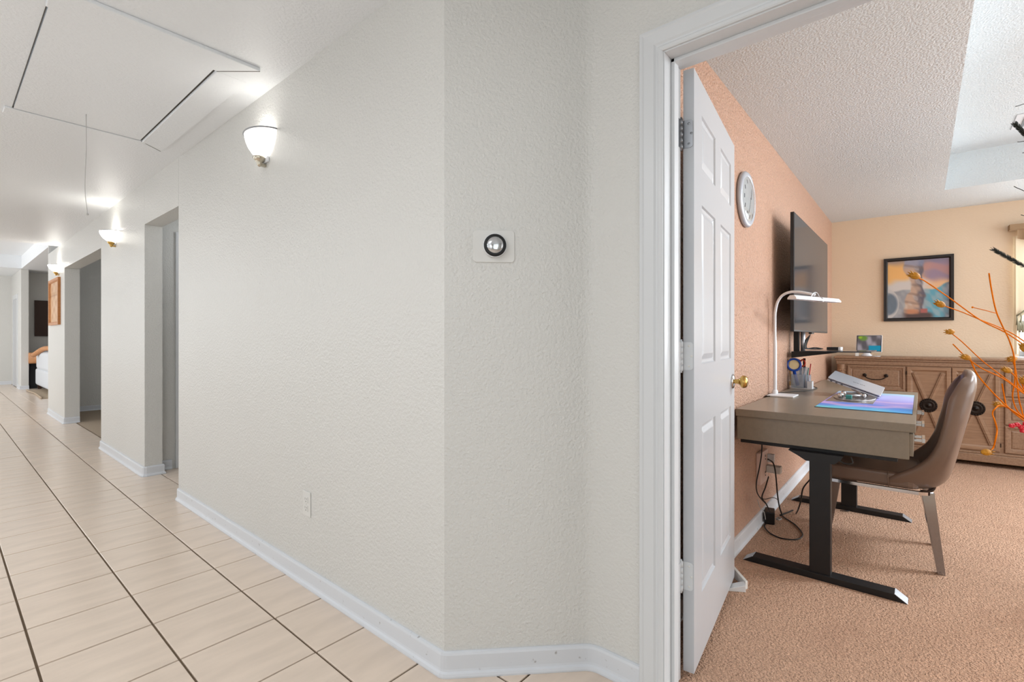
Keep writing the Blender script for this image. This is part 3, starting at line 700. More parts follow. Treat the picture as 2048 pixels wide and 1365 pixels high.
# ------------------------------------------------------------------ low dark table past the desk
sd = thing('side_table', 'dark low table with grey top in the corner beyond the desk', 'table', (5.0, .56, 0))
MB().box((4.42, .38, .715), (5.75, .745, .735)).build('table_top', M['taupe'], sd, bevel=.002)
MB().box((4.41, .372, .69), (5.76, .75, .715)).build('apron', M['blackmetal'], sd, bevel=.002)
for x, y in ((5.05, .41), (5.72, .41), (5.05, .72), (5.72, .72)): MB().box((x-.02, y-.02, 0.004), (x+.02, y+.02, .69)).build('leg', M['blackmetal'], sd)

# ------------------------------------------------------------------ television on its floor stand
tv = thing('television', 'wide black flat television hung beside the salmon wall above the desk', 'television', (4.38, .65, 1.19))
TY = .64
MB().box((3.64, TY, 1.195), (5.13, TY+.022, 1.985)).build('bezel', M['tvframe'], tv, bevel=.002)
MB().box((3.648, TY-.0012, 1.206), (5.122, TY+.0, 1.977)).build('screen', M['screen'], tv)
MB().box((3.95, TY+.022, 1.25), (4.85, TY+.06, 1.72)).build('rear_housing', M['blackplastic'], tv, bevel=.015)
MB().box((4.55, TY+.06, 1.35), (4.75, .764, 1.62)).build('wall_arm', M['blackplastic'], tv)
MB().box((4.3, TY-.003, 1.183), (4.4, TY+.018, 1.195)).build('sensor_bar', M['blackplastic'], tv)
st = thing('television_mount', 'black and chrome wall bracket with a glass shelf below the television', 'bracket', (4.2, .70, 1.05))
MB().tube([(4.20, .680, 1.045), (4.20, .680, 1.20)], .016, 14).build('pole', M['silver'], st)
MB().box((4.16, .700, 1.03), (4.20, .735, 1.25)).build('rear_channel', M['blackmetal'], st, bevel=.003)
MB().box((3.95, .25, 1.054), (4.45, .655, 1.062)).build('glass_shelf', M['screen'], st, bevel=.002)
MB().prism([(.46, 1.047), (.735, 1.005), (.735, 1.052), (.44, 1.054)], 4.08, 4.32, axis='x').build('shelf_bracket', M['blackplastic'], st)
db = thing('media_box', 'small black media box with white end on the glass shelf below the television', 'device', (4.2, .47, 1.063))
MB().box((4.14, .452, 1.064), (4.26, .522, 1.086)).build('body', M['blackplastic'], db, bevel=.003)
MB().box((4.142, .437, 1.064), (4.258, .452, 1.0865)).build('end_cap', M['white'], db, bevel=.001)
cbn = MB()
for i in range(5):
    cbn.tube(qc([(4.14, .655-.008*i, 1.14+.01*i), (4.08+.02*i, .65, 1.080), (4.14+.01*i, .62-.012*i, 1.070+.006*(i % 3)), (4.19, .55, 1.072)]), .003, 6)
tag(cbn.build('cable_bundle', M['cable'], org=(4.15, .62, 1.07)), 'tangle of black cables at the pole end of the glass shelf', 'cables')

# ------------------------------------------------------------------ desk lamp
lp = thing('desk_lamp', 'white gooseneck desk lamp with a long bar head on the desk', 'lamp', (3.5, .69, DZ))
MB().box((3.405, .602, DZ), (3.575, .752, DZ+.010)).build('base', M['white'], lp, bevel=.004, seg=3)
pole = [(3.52, .728, DZ+.01), (3.52, .728, 1.0), (3.52, .728, 1.27), (3.52, .725, 1.33), (3.518, .712, 1.385), (3.515, .685, 1.425), (3.51, .645, 1.443), (3.505, .60, 1.443), (3.50, .55, 1.432), (3.50, .50, 1.418)]
pm = MB(); pth = qc(pole, 5); n = len(pth)
for i in range(n): pass
pm.tube(pth, [.0085+.003*(1 if i < 8 else 0) for i in range(n)], 8); pm.build('gooseneck', M['white'], lp)
MB().lathe([(.018, 0), (.018, .02), (.012, .028)], 16, (0, 0, 1), (3.52, .728, DZ+.008)).build('collar', M['white'], lp)
A_, B_ = Vector((3.245, .582, 0)), Vector((3.755, .418, 0)); dr = (B_-A_).normalized(); nn = Vector((-dr.y, dr.x, 0))
def barpt(t, o, z): p = A_+dr*t+nn*o; return (p.x, p.y, z)
Lb = (B_-A_).length; hb = MB()
sec = [(-.026, 1.380), (.026, 1.380), (.026, 1.390), (.012, 1.404), (-.012, 1.404), (-.026, 1.390)]
vs = [barpt(0, o, z) for o, z in sec]+[barpt(Lb, o, z) for o, z in sec]
hb.add(vs, [tuple(range(6)), tuple(range(6, 12))[::-1]]+[(i, i+6, (i+1) % 6+6, (i+1) % 6) for i in range(6)])
hb.build('light_bar', M['white'], lp, bevel=.001)
MB().tube(qc([barpt(Lb/2-.05, 0, 1.404), barpt(Lb/2-.02, 0, 1.43), barpt(Lb/2+.02, 0, 1.43), barpt(Lb/2+.05, 0, 1.404)], 6), .0025, 6).build('wire_hoop', M['chrome'], lp)
sec2 = [(-.028, 1.378), (.028, 1.378), (.028, 1.392), (.013, 1.407), (-.013, 1.407), (-.028, 1.392)]
vs = [barpt(Lb/2+.03, o, z) for o, z in sec2]+[barpt(Lb/2+.045, o, z) for o, z in sec2]
MB().add(vs, [tuple(range(6)), tuple(range(6, 12))[::-1]]+[(i, i+6, (i+1) % 6+6, (i+1) % 6) for i in range(6)]).build('joint_band', M['chrome'], lp)
tag(MB().tube(qc([(3.395, .73, DZ+.004), (3.39, .745, DZ+.004), (3.41, .7585, DZ+.002), (3.60, .758, DZ+.003), (3.72, .70, DZ+.004), (3.95, .60, DZ+.004), (4.15, .585, DZ+.004), (4.25, .61, DZ+.004), (4.30, .70, DZ+.004)]), .0028, 6).build('lamp_cord', M['cable'], org=(3.8, .7, DZ)), 'thin black cord lying along the back of the desktop', 'cable')

# ------------------------------------------------------------------ desk organizer and what stands in it
og = thing('desk_organizer', 'clear plastic desk organizer near the television stand', 'organizer', (4.15, .7, DZ))
def tray(x0, x1, y0, y1, z0, z1, t=.002):
    return MB().box((x0, y0, z0), (x1, y1, z0+t)).box((x0, y0, z0+t), (x0+t, y1, z1)).box((x1-t, y0, z0+t), (x1, y1, z1)).box((x0+t, y0, z0+t), (x1-t, y0+t, z1)).box((x0+t, y1-t, z0+t), (x1-t, y1, z1))
MB().box((4.09, .604, DZ), (4.215, .742, DZ+.004)).build('base', M['white'], og, bevel=.001)
tray(4.095, 4.15, .658, .740, DZ+.004, .882).build('front_bin', M['acrylic'], og)
tray(4.152, 4.21, .650, .740, DZ+.004, .935).build('back_bin', M['acrylic'], og)
tray(4.11, 4.21, .628, .648, DZ+.004, .88).build('side_bin', M['acrylic'], og)
cpn = tray(4.095, 4.16, .606, .636, DZ+.004, .835); cpn.build('small_cup', M['white'], og)
mg = thing('magnifying_glass', 'blue-rimmed round magnifier standing in the organizer', 'magnifier', (4.12, .72, .93))
axr = Vector((-.93, -.32, .15)).normalized(); rc = (4.112, .724, .953)
tor = MB(); R_ = .043; e1 = axr.cross(Vector((0, 0, 1))).normalized(); e2 = e1.cross(axr).normalized()
tor.tube([Vector(rc)+e1*R_*math.cos(2*PI*i/32)+e2*R_*math.sin(2*PI*i/32) for i in range(33)], .0085, 8, caps=False)
tor.build('rim', M['blue'], mg)
MB().lathe([(.0001, .002), (.03, .001), (.037, 0)], 28, axr, rc).build('lens', M['yellowish'], mg)
MB().tube([Vector(rc)-Vector((0, .0, .043)), (4.118, .70, .80)], [.010, .014], 8).build('handle', M['blue'], mg)
tag(MB().box((4.10, .738, .80), (4.104, .752, .83)).tube([(4.112, .735, .80), (4.105, .757, .995)], .007, 4).build('ruler', M['wood'], org=(4.11, .735, .8)), 'pale wooden ruler leaning at the wall side of the organizer', 'ruler')
sc_ = thing('scissors', 'red-handled scissors standing handles up in the organizer', 'scissors', (4.17, .69, .82))
hm = MB()
for dy in (-.016, .014):
    hm.tube([(4.17, .693+dy+.016*math.cos(2*PI*i/16), .965+.024*math.sin(2*PI*i/16)) for i in range(17)], .0055, 6, caps=False)
hm.build('handles', M['red'], sc_)
MB().box((4.168, .682, .82), (4.171, .698, .94)).build('blades', M['steel'], sc_)
pn = thing('marker_pen', 'black and silver marker upright in the organizer', 'pen', (4.18, .665, .8))
MB().tube([(4.18, .668, .80), (4.18, .668, .95)], .006, 8).build('barrel', M['steel'], pn)
MB().tube([(4.18, .668, .93), (4.18, .668, 1.0)], .009, 10).build('cap', M['blackplastic'], pn)
for i, (dx, m_, lb) in enumerate(((.0, 'teal', 'slim teal pen leaning in the organizer'), (.012, 'petal', 'thin pink-red pen leaning out of the organizer'))):
    tag(MB().tube([(4.175+dx, .655-.01*i, .80), (4.18+dx, .640-.012*i, .93+.03*i)], .0035, 8).build('pen', M[m_], org=(4.175, .66, .8)), lb, 'pen')

# ------------------------------------------------------------------ desk mat, laptop, stand
def matart(a, b):
    """a runs away from the near end of the mat, b from the front edge to the wall side"""
    w = .5*math.sin(b*7+a*3)+.35*math.sin(b*15-a*6+1)
    c = mixt((96, 190, 232), (92, 132, 224), sst(.04, .20, a+.05*w)); c = mixt(c, (156, 150, 226), sst(.20, .34, a+.06*w))
    c = mixt(c, (184, 186, 238), sst(.45, .72, a+.08*w)); c = mixt(c, (176, 214, 240), sst(.78, .95, a+.05*w))
    c = mixt(c, (216, 170, 222), .75*(1-sst(.02, .07, abs(a-.20-.05*w))))
    c = mixt(c, (222, 188, 224), .6*(1-sst(.015, .05, abs(a-.38-.09*(1-b)+.03*w))))
    c = mixt(c, (40, 150, 230), .8*sst(.35, .0, b)*(1-sst(.12, .3, a)) if b < .35 else 0)
    return mixt(c, (120, 214, 214), .8*(1-sst(.0, .10, a))*sst(.6, .9, b))
mt = thing('desk_mat', 'blue and lilac watercolour desk mat at the front edge of the desk', 'mat', (3.45, .22, DZ))
mz = DZ+.0025
MB().box((3.05, .032, DZ), (4.06, .44, mz)).build('pad', M['navy'], mt)
paint('print', [(4.058, .034, mz+.0004), (3.052, .034, mz+.0004), (3.052, .438, mz+.0004), (4.058, .438, mz+.0004)][0:4], 70, 34, lambda u, v: matart(1-u, v), M['matprint'], mt)
sheet = MB().box((3.36, .205, mz+.0006), (3.80, .43, mz+.0022)).build('paper_sheet', M['satin'], org=(3.6, .33, mz)); tag(sheet, 'silver grey sheet on the desk mat under the metal dish', 'sheet')
# laptop stand: oval plate, arms with round clear pivots, sloped tray
ls = thing('laptop_stand', 'folding metal laptop stand with oval foot and clear round pivots', 'stand', (3.45, .33, mz+.002))
z0 = mz+.0028
ov = [(3.62+.20*math.cos(2*PI*i/36), .312+.105*math.sin(2*PI*i/36)) for i in range(36)]
MB().prism(ov, z0, z0+.006).build('foot_plate', M['satin'], ls, bevel=.002)
for sx in (0, 1):
    xx = 3.52+.15*sx
    arm = MB().tube([(xx, .375, z0+.020), (xx+.05, .262, z0+.022)], .007, 8).build('arm', M['satin'], ls)
    MB().ball((xx, .372, z0+.020), .0165, 10).build('pivot', M['chrome'], arm)
    MB().ball((xx+.05, .262, z0+.021), .0125, 10).build('pivot', M['chrome'], arm)
MB().box((3.495, .315, z0+.006), (3.525, .345, z0+.026)).build('label_block', M['teal'], ls, bevel=.002)
# closed laptop lying tilted: high at the wall side, low at the front edge
P0 = Vector(at(1656, 757, X=3.68)); P1 = Vector(at(1761, 794, X=3.68)); P2 = Vector(at(1776, 781, X=3.92)); P3 = Vector(at(1681, 747, X=3.92))
lt = thing('laptop', 'closed silver laptop lying tilted on the metal stand', 'laptop', tuple((P0+P1+P2+P3)/4))
e_x = (P1-P0); e_y = (P3-P0); e_y = (e_y-e_x*(e_y.dot(e_x)/e_x.length_squared)); 
ex, ey = e_x.normalized(), e_y.normalized(); ez = ex.cross(ey)
if ez.z < 0: ez = -ez
LW, LD = e_x.length, max(.22, min(.34, (P3-P0).length))
LM = Matrix((( ex.x, ey.x, ez.x, P0.x), (ex.y, ey.y, ez.y, P0.y), (ex.z, ey.z, ez.z, P0.z+.006), (0, 0, 0, 1)))
def rr(x0, x1, y0, y1, r, n=4):
    out = []
    for cx, cy, a0 in ((x1-r, y0+r, 270), (x1-r, y1-r, 0), (x0+r, y1-r, 90), (x0+r, y0+r, 180)):
        out += [(cx+r*math.cos(math.radians(a0+90*t/n)), cy+r*math.sin(math.radians(a0+90*t/n))) for t in range(n+1)]
    return out
MB(LM).prism(rr(0, LW, 0, LD, .012), -.006, 0).build('lid', M['silver'], lt, bevel=.001)
MB(LM).prism(rr(.002, LW-.002, .0012, LD-.0012, .010), -.011, -.006).build('gap', M['navy'], lt)
MB(LM).prism(rr(0, LW, 0, LD, .012), -.020, -.011).build('base', M['silver'], lt, bevel=.001)
lg = MB(LM)
for i, wv in enumerate((.008, .006, .008, .004, .007, .006, .008)): lg.box((LW*.44+i*.0095, LD*.42, -.0002), (LW*.44+i*.0095+wv, LD*.42+.008, .0004))
lg.build('brand_mark', M['ink'], lt)
po = MB(LM)
for i in range(3): po.box((LW*.06+i*.03, -.0006, -.0185), (LW*.06+i*.03+.012, .0005, -.0125))
po.box((LW-.0004, .02, -.020), (LW+.0006, .05, -.013)).box((LW-.0004, .07, -.020), (LW+.0006, .09, -.013)); po.build('ports', M['ink'], lt)
sup = MB().tube([Vector((3.57, .262, z0+.022)), LM @ Vector((LW*.50, LD*.12, -.028))], .006, 8).tube([Vector((3.72, .262, z0+.022)), LM @ Vector((LW*.50, LD*.7, -.028))], .006, 8).build('riser', M['satin'], ls)

# ------------------------------------------------------------------ dining style chair
ch = thing('leather_chair', 'brown leather chair with curved back and chrome legs pushed up to the desk', 'chair', (3.35, .2, 0))
def lerp_tab(tab, z):
    for (z0_, a), (z1_, b) in zip(tab, tab[1:]):
        if z <= z1_: t = (z-z0_)/(z1_-z0_); return a+(b-a)*max(0, min(1, t))
    return tab[-1][1]
edge = [(0, .20), (.05, .16), (.10, .125), (.18, .04), (.28, -.022), (.40, -.055), (.62, -.085), (.80, -.098), (.92, -.125), (1.0, -.155)]
back = [(0, -.060), (.04, -.092), (.12, -.118), (.25, -.135), (.45, -.160), (.7, -.192), (.88, -.212), (.96, -.208), (1.0, -.195)]
halfw = [(0, .225), (.1, .238), (.3, .245), (.6, .235), (.85, .215), (.95, .190), (1.0, .150)]
NU, NT = 18, 22
sh = MB()
def shell(inset):
    vs = []
    for jn in range(NT+1):
        t = jn/NT; tt = t
        e, b_, w_ = lerp_tab(edge, tt), lerp_tab(back, tt), lerp_tab(halfw, tt)
        zz = .395+(.995-.395)*t
        for i in range(NU+1):
            q = -PI/2+PI*i/NU; sx, cx = math.sin(q), math.cos(q)
            x = 3.35+(w_-inset)*math.copysign(abs(sx)**.62, sx); y = e+(b_+inset-e)*(abs(cx)**.62)
            vs.append((x, y, zz-.035*(abs(sx)**2)*sst(.5, 1, t)-(inset*.0)))
    return vs
v1 = shell(0); v2 = shell(.034); n1 = len(v1); R1 = NU+1
fs = []
for jn in range(NT):
    for i in range(NU):
        a = jn*R1+i; fs.append((a, a+1, a+R1+1, a+R1)); fs.append((n1+a, n1+a+R1, n1+a+R1+1, n1+a+1))
for jn in range(NT):
    a = jn*R1; fs.append((a, a+R1, n1+a+R1, n1+a)); a = jn*R1+NU; fs.append((a, n1+a, n1+a+R1, a+R1))
for i in range(NU):
    fs.append((i, n1+i, n1+i+1, i+1)); a = NT*R1+i; fs.append((a, a+1, n1+a+1, n1+a))
sh.add(v1+v2, fs, True)
sh.build('backrest', M['leather'], ch, subd=1)
sm = MB()
def slab_round(mb, x0, x1, y0, y1, z0, z1): mb.box((x0, y0, z0), (x1, y1, z1))
MB().prism(rr(3.122, 3.578, .0, .47, .05), .395, .472).build('seat', M['leather'], ch, bevel=.018, seg=3)
pp = MB().tube([(3.112, .127, .40), (3.112, .130, .455), (3.13, .13, .468)], .0022, 5); pp.build('seam', M['leather'], ch)
rp = [(3.135, .43), (3.125, .30), (3.125, .05), (3.13, .0), (3.16, -.030), (3.25, -.045), (3.35, -.048), (3.45, -.045), (3.54, -.030), (3.57, .0), (3.575, .05), (3.575, .30), (3.565, .43)]
path = qc([(x, y, .386) for x, y in rp], 4)
ra = MB(); vs = []
for i, p in enumerate(path):
    t = (path[min(i+1, len(path)-1)]-path[max(i-1, 0)]).normalized(); nrm = Vector((-t.y, t.x, 0))
    vs += [tuple(p+nrm*a+Vector((0, 0, z))) for a, z in ((-.012, -.008), (.012, -.008), (.012, .008), (-.012, .008))]
ra.add(vs, [(i*4+k, i*4+(k+1) % 4, (i+1)*4+(k+1) % 4, (i+1)*4+k) for i in range(len(path)-1) for k in range(4)]); ra.build('rail', M['chrome'], ch)
for (tx, ty, fx, fy) in ((3.165, -.022, 3.148, -.074), (3.545, -.02, 3.565, -.058), (3.15, .40, 3.13, .44), (3.545, .385, 3.575, .435)):
    t_, f_, ra_ = .036, .021, math.radians(52)
    sq = [(math.cos(ra_+PI/2*q), math.sin(ra_+PI/2*q)) for q in (2, 3, 0, 1)]
    MB().hexa([(fx+f_*a, fy+f_*b, .004) for a, b in sq]+[(tx+t_*a, ty+t_*b, .390) for a, b in sq]).build('leg', M['legchrome'], ch, bevel=.002)

# ------------------------------------------------------------------ sideboard along the far wall
SBM = Matrix.Translation((5.965, .675, 0)) @ Matrix.Rotation(FA, 4, 'Z')   # local x along the front, local y toward the wall
sb = thing('sideboard', 'carved weathered-oak sideboard along the tan far wall', 'sideboard', tuple(SBM @ Vector((.9, .2, 0))))
SW, SDp = 1.80, .45
MB(SBM).box((.012, .016, .13), (SW-.012, SDp, .885)).build('body', M['oak'], sb)
top = MB(SBM)
top.box((-.012, -.016, .945), (SW+.012, SDp, .966)).box((-.002, -.006, .925), (SW+.002, SDp, .945)).box((.006, .004, .885), (SW-.006, SDp, .925))
top.build('top_slab', M['oakh'], sb, bevel=.006, seg=3)
bs = MB(SBM).box((-.004, -.006, .045), (SW+.004, SDp, .115)).box((.004, .004, .115), (SW-.004, SDp, .135)).build('plinth', M['oakh'], sb, bevel=.005, seg=2)
for x, y in ((.05, .04), (SW-.05, .04), (.05, SDp-.04), (SW-.05, SDp-.04), (SW/2, .06)): MB(SBM).box((x-.03, y-.03, .004), (x+.03, y+.03, .046)).build('foot', M['dkwood'], sb)
def sidecol(x0, x1):
    cm = MB(SBM); cx = (x0+x1)/2; r = (x1-x0)/2*.72
    cm.lathe([(r*1.05, .135), (r*1.05, .17), (r*.8, .18), (r*.8, .72), (r*1.02, .73), (r*1.02, .745), (r*.86, .75), (r*.95, .80), (r*1.08, .855), (r*1.12, .86), (r*1.12, .885)], 16, (0, 0, 1), (cx, .022, 0), PI, 2*PI)
    for i in range(5):                       # flutes
        a = math.radians(210+30*i); x = cx+r*.82*math.cos(a); y = .022+r*.82*math.sin(a)
        cm.tube([(x, y, .19), (x, y, .71)], .0045, 6)
    for i in range(6):                       # carved leaf band of the capital
        for kz in (.765, .795, .825):
            a = math.radians(200+28*i); cm.ball((cx+r*.95*math.cos(a), .022+r*.95*math.sin(a), kz), .0085, 6)
    cm.build('column', M['oak'], sb)
sidecol(.006, .090); sidecol(SW-.090, SW-.006)
def raised(mb, x0, x1, z0, z1, rings, y0):
    vs = []
    for ins, d in rings: vs += [(x0+ins, y0+d, z0+ins), (x1-ins, y0+d, z0+ins), (x1-ins, y0+d, z1-ins), (x0+ins, y0+d, z1-ins)]
    fs = [(r_*4+q, r_*4+(q+1) % 4, (r_+1)*4+(q+1) % 4, (r_+1)*4+q) for r_ in range(len(rings)-1) for q in range(4)]
    e = (len(rings)-1)*4; fs.append((e, e+1, e+2, e+3)); mb.add(vs, fs)
DR = [(0, .02), (0, 0), (.004, -.004), (.016, -.004), (.020, .004), (.034, .006), (.040, .010), (.048, .006), (.052, .005)]
for (x0, x1) in ((.100, .556), (1.236, 1.70)):
    for (z0_, z1_) in ((.640, .878), (.392, .630), (.145, .382)):
        mb = MB(SBM); raised(mb, x0, x1, z0_, z1_, DR, .004); d = mb.build('drawer', M['oakh'], sb)
        cx, cz = (x0+x1)/2, (z0_+z1_)/2+.012
        h = MB(SBM).tube(qc([(cx-.085, -.004, cz+.012), (cx-.082, -.022, cz), (cx-.05, -.026, cz-.022), (cx, -.027, cz-.028), (cx+.05, -.026, cz-.022), (cx+.082, -.022, cz), (cx+.085, -.004, cz+.012)], 5), .0048, 8)
        for sx in (-1, 1): h.ball((cx+sx*.085, .002, cz+.012), .017, 8, (1, .35, 1))
        h.build('pull', M['bronze'], d)
DD = [(0, .02), (0, 0), (.004, -.003), (.028, -.003), (.033, .003), (.040, .007), (.046, .009)]
for (x0, x1) in ((.570, .884), (.892, 1.206)):
    mb = MB(SBM); raised(mb, x0, x1, .148, .878, DD, .004); d = mb.build('cabinet_door', M['oak'], sb)
    cx, cz = (x0+x1)/2, .520
    xa, xb, za, zb = x0+.052, x1-.052, .205, .825
    for (p, q) in (((xa, za), (xb, zb)), ((xa, zb), (xb, za))):
        v = Vector((q[0]-p[0], 0, q[1]-p[1])); L_ = v.length; v.normalize(); w_ = Vector((-v.z, 0, v.x))
        bm_ = MB(SBM)
        for off, hw, dep in ((0, .016, .000), (.0, .007, -.004)):
            a, b_ = Vector((p[0], 0, p[1])), Vector((q[0], 0, q[1]))
            bm_.hexa([tuple(a-w_*hw+Vector((0, .014, 0))), tuple(b_-w_*hw+Vector((0, .014, 0))), tuple(b_+w_*hw+Vector((0, .014, 0))), tuple(a+w_*hw+Vector((0, .014, 0))),
                      tuple(a-w_*hw+Vector((0, dep, 0))), tuple(b_-w_*hw+Vector((0, dep, 0))), tuple(b_+w_*hw+Vector((0, dep, 0))), tuple(a+w_*hw+Vector((0, dep, 0)))])
        bm_.build('cross_moulding', M['oak'], d, bevel=.002)
    rz = MB(); o_ = SBM @ Vector((cx, .002, cz)); ax_ = SBM.to_3x3() @ Vector((0, -1, 0))
    rz.lathe([(.064, 0), (.065, .006), (.058, .010), (.050, .007), (.044, .010), (.036, .012), (.030, .008), (.018, .010), (.012, .018), (.006, .022), (.0001, .023)], 28, ax_, o_)
    for i in range(20):
        a = 2*PI*i/20; p = SBM @ Vector((cx+.058*math.cos(a), -.007, cz+.058*math.sin(a))); rz.ball(p, .0065, 6)
    rz.build('rosette', M['bronze'], d)
    hx_ = x0-.006 if x0 < .8 else x1+.002
    MB(SBM).box((hx_, -.002, .80), (hx_+.005, .006, .835)).build('hinge', M['bronze'], d); MB(SBM).box((hx_, -.002, .19), (hx_+.005, .006, .225)).build('hinge', M['bronze'], d)

# smart display on the sideboard
def tabart(u, v):
    w = math.sin(u*9+v*5)+.4*math.sin(u*21-v*4); c = mixt((96, 96, 104), (165, 165, 178), sst(-.9, 1.1, w)); c = mixt(c, (110, 150, 70), (1-sst(.1, .25, math.hypot(u-.25, v-.85)))); c = mixt(c, (150, 190, 60), 1-sst(.05, .12, math.hypot(u-.12, v-.9)))
    return mixt(c, (20, 150, 190), sst(.45, .55, u)*(1-sst(.34, .38, v)))
tb = thing('smart_display', 'small tilted screen on a white base on the sideboard top', 'tablet', tuple(SBM @ Vector((.27, .22, .966))))
TBM = SBM @ Matrix.Translation((.165, .20, 1.010)) @ Matrix.Rotation(math.radians(-4), 4, 'Z') @ Matrix.Rotation(math.radians(-16), 4, 'X')
MB(TBM).box((0, 0, 0), (.215, .012, .180)).build('housing', M['white'], tb, bevel=.003)
MB(TBM).box((.004, -.001, .004), (.211, 0, .176)).build('bezel', M['blackplastic'], tb)
paint('screen', [tuple(TBM @ Vector(p)) for p in ((.010, -.0018, .010), (.205, -.0018, .010), (.205, -.0018, .170), (.010, -.0018, .170))], 30, 24, tabart, M['screenlit'], tb)
MB(SBM).hexa([(.16, .19, .966), (.19, .19, .966), (.19, .27, .966), (.16, .27, .966), (.16, .2, .99), (.19, .2, .99), (.178, .25, 1.14), (.165, .25, 1.14)]).build('side_support', M['offwhite'], tb)
MB().lathe([(.0001, 0), (.045, 0), (.045, .012), (.03, .022), (.028, .045), (.0001, .046)], 24, (0, 0, 1), tuple(SBM @ Vector((.255, .235, .966)))).build('base', M['white'], tb)
tag(MB().lathe([(.0001, 0), (.04, 0), (.041, .004), (.0001, .005)], 20, (0, 0, 1), tuple(SBM @ Vector((.33, .16, .966)))).build('coaster', M['white'], org=tuple(SBM @ Vector((.33, .16, .966)))), 'small round white coaster on the sideboard beside the screen', 'coaster')

# ------------------------------------------------------------------ bedroom outlet, charger, power brick, cables
outb = thing('outlet_adapter', 'painted multi-socket outlet box on the salmon wall under the desk', 'outlet', (3.29, .765, .35))
MB().box((3.20, .738, .262), (3.385, .765, .455)).build('box', M['pinkplastic'], outb, bevel=.004)
for dz in (.055, -.045):
    q = MB()
    q.box((3.30, .7365, .36+dz), (3.303, .7385, .374+dz)).box((3.318, .7365, .36+dz), (3.321, .7385, .374+dz)).ball((3.31, .738, .348+dz), .004, 6)
    q.build('socket', M['ink'], outb)
MB().box((3.36, .70, .375), (3.384, .738, .425)).build('plug', M['white'], outb, bevel=.002)
a = at(1545, 940, Y=.69)
chg = thing('charger', 'off-white plug-in charger on the outlet box under the desk', 'charger', (3.36, .70, .33))
MB().box((3.33, .660, .315), (3.385, .738, .358)).build('body', M['offwhite'], chg, bevel=.004)
pb = thing('power_brick', 'black power brick lying on the carpet by the baseboard', 'adapter', (3.17, .64, .004))
b0 = Vector(at(1546, 1049, Z=.004))
PBM = Matrix.Translation(b0) @ Matrix.Rotation(math.radians(12), 4, 'Z')
pb.location = tuple(b0)
MB(PBM).box((-.02, -.01, 0), (.085, .045, .075)).build('body', M['blackplastic'], pb, bevel=.006)
MB(PBM).tube(qc([(-.0, -.03, .03), (.02, -.045, .035), (.045, -.03, .03), (.02, -.018, .028), (-.0, -.03, .034)], 6), .004, 6).build('cord_coil', M['wcable'], pb)
def cable(pts, r, label, m='cable'):
    o = MB().tube(qc(pts, 7), r, 6).build('power_cable', M[m], org=tuple(pts[0])); tag(o, label, 'cable'); return o
A = lambda u, v, Y: at(u, v, Y=Y)
F = lambda u, v: at(u, v, Z=.008)
cable([A(1524, 888, .70), A(1523, 910, .70), A(1519, 935, .70), A(1513, 965, .70), A(1514, 985, .70), A(1522, 998, .70), A(1533, 1010, .69), A(1540, 1024, .67)], .0032, 'black cable hanging from the desk in front of the outlet box')
cable([A(1536, 919, .70), A(1545, 925, .69), A(1549, 935, .68), A(1552, 955, .67), A(1555, 990, .67), A(1559, 1015, .66), A(1564, 1030, .66)], .0042, 'thick black cable from the charger plug down to the floor')
cable([A(1537, 954, .68), A(1531, 975, .68), A(1524, 995, .68), A(1532, 1008, .67), A(1539, 1022, .66)], .0036, 'black cable from the charger to the power brick')
cable([A(1519, 995, .69), A(1530, 999, .68), A(1545, 996, .67), A(1555, 1000, .66), A(1558, 1012, .66)], .0022, 'thin dark cable looping across the other cables')
cable([A(1515, 1000, .72), A(1520, 1015, .72), A(1528, 1025, .71), A(1531, 1040, .70)], .002, 'thin grey cable by the baseboard under the outlet box', 'wcable')
cable([F(1531, 1048), F(1529, 1054), F(1540, 1067), F(1562, 1077), F(1590, 1080), F(1603, 1075), F(1604, 1066), F(1590, 1050), F(1572, 1038), F(1562, 1030)], .0036, 'black cable lying in a wide loop on the carpet')
cable([F(1560, 1031), F(1572, 1027), F(1586, 1021)], .0042, 'short black cable end joined to the cord below the desk')
cable([F(1592, 1028), A(1597, 1018, .55), A(1602, 1000, .52), A(1606, 978, .50), A(1618, 962, .47), A(1624, 955, .44)], .0040, 'black cord rising behind the near desk leg')
cable([A(1748, 978, .33), A(1735, 985, .33), A(1724, 996, .33), A(1718, 1010, .34), F(1700, 1022), F(1680, 1022)], .0026, 'thin cable curving down behind the far desk leg')
bc = MB()
random.seed(5)
for i in range(7):
    c0 = Vector((4.4, .66, .42+.02*i)); bc.tube([c0+Vector((.02*math.sin(i), .05*math.cos(2*PI*t/14+i), .055*math.sin(2*PI*t/14+i*.7))) for t in range(15)], .0035, 5, caps=False)
bc.tube(qc([(4.3, .62, .60), (4.33, .68, .50), (4.4, .68, .40), (4.42, .66, .30)]), .004, 6)
tag(bc.build('cable_coil', M['cable'], org=(4.4, .66, .45)), 'coil of black cables hanging behind the desk leg near the corner', 'cables')

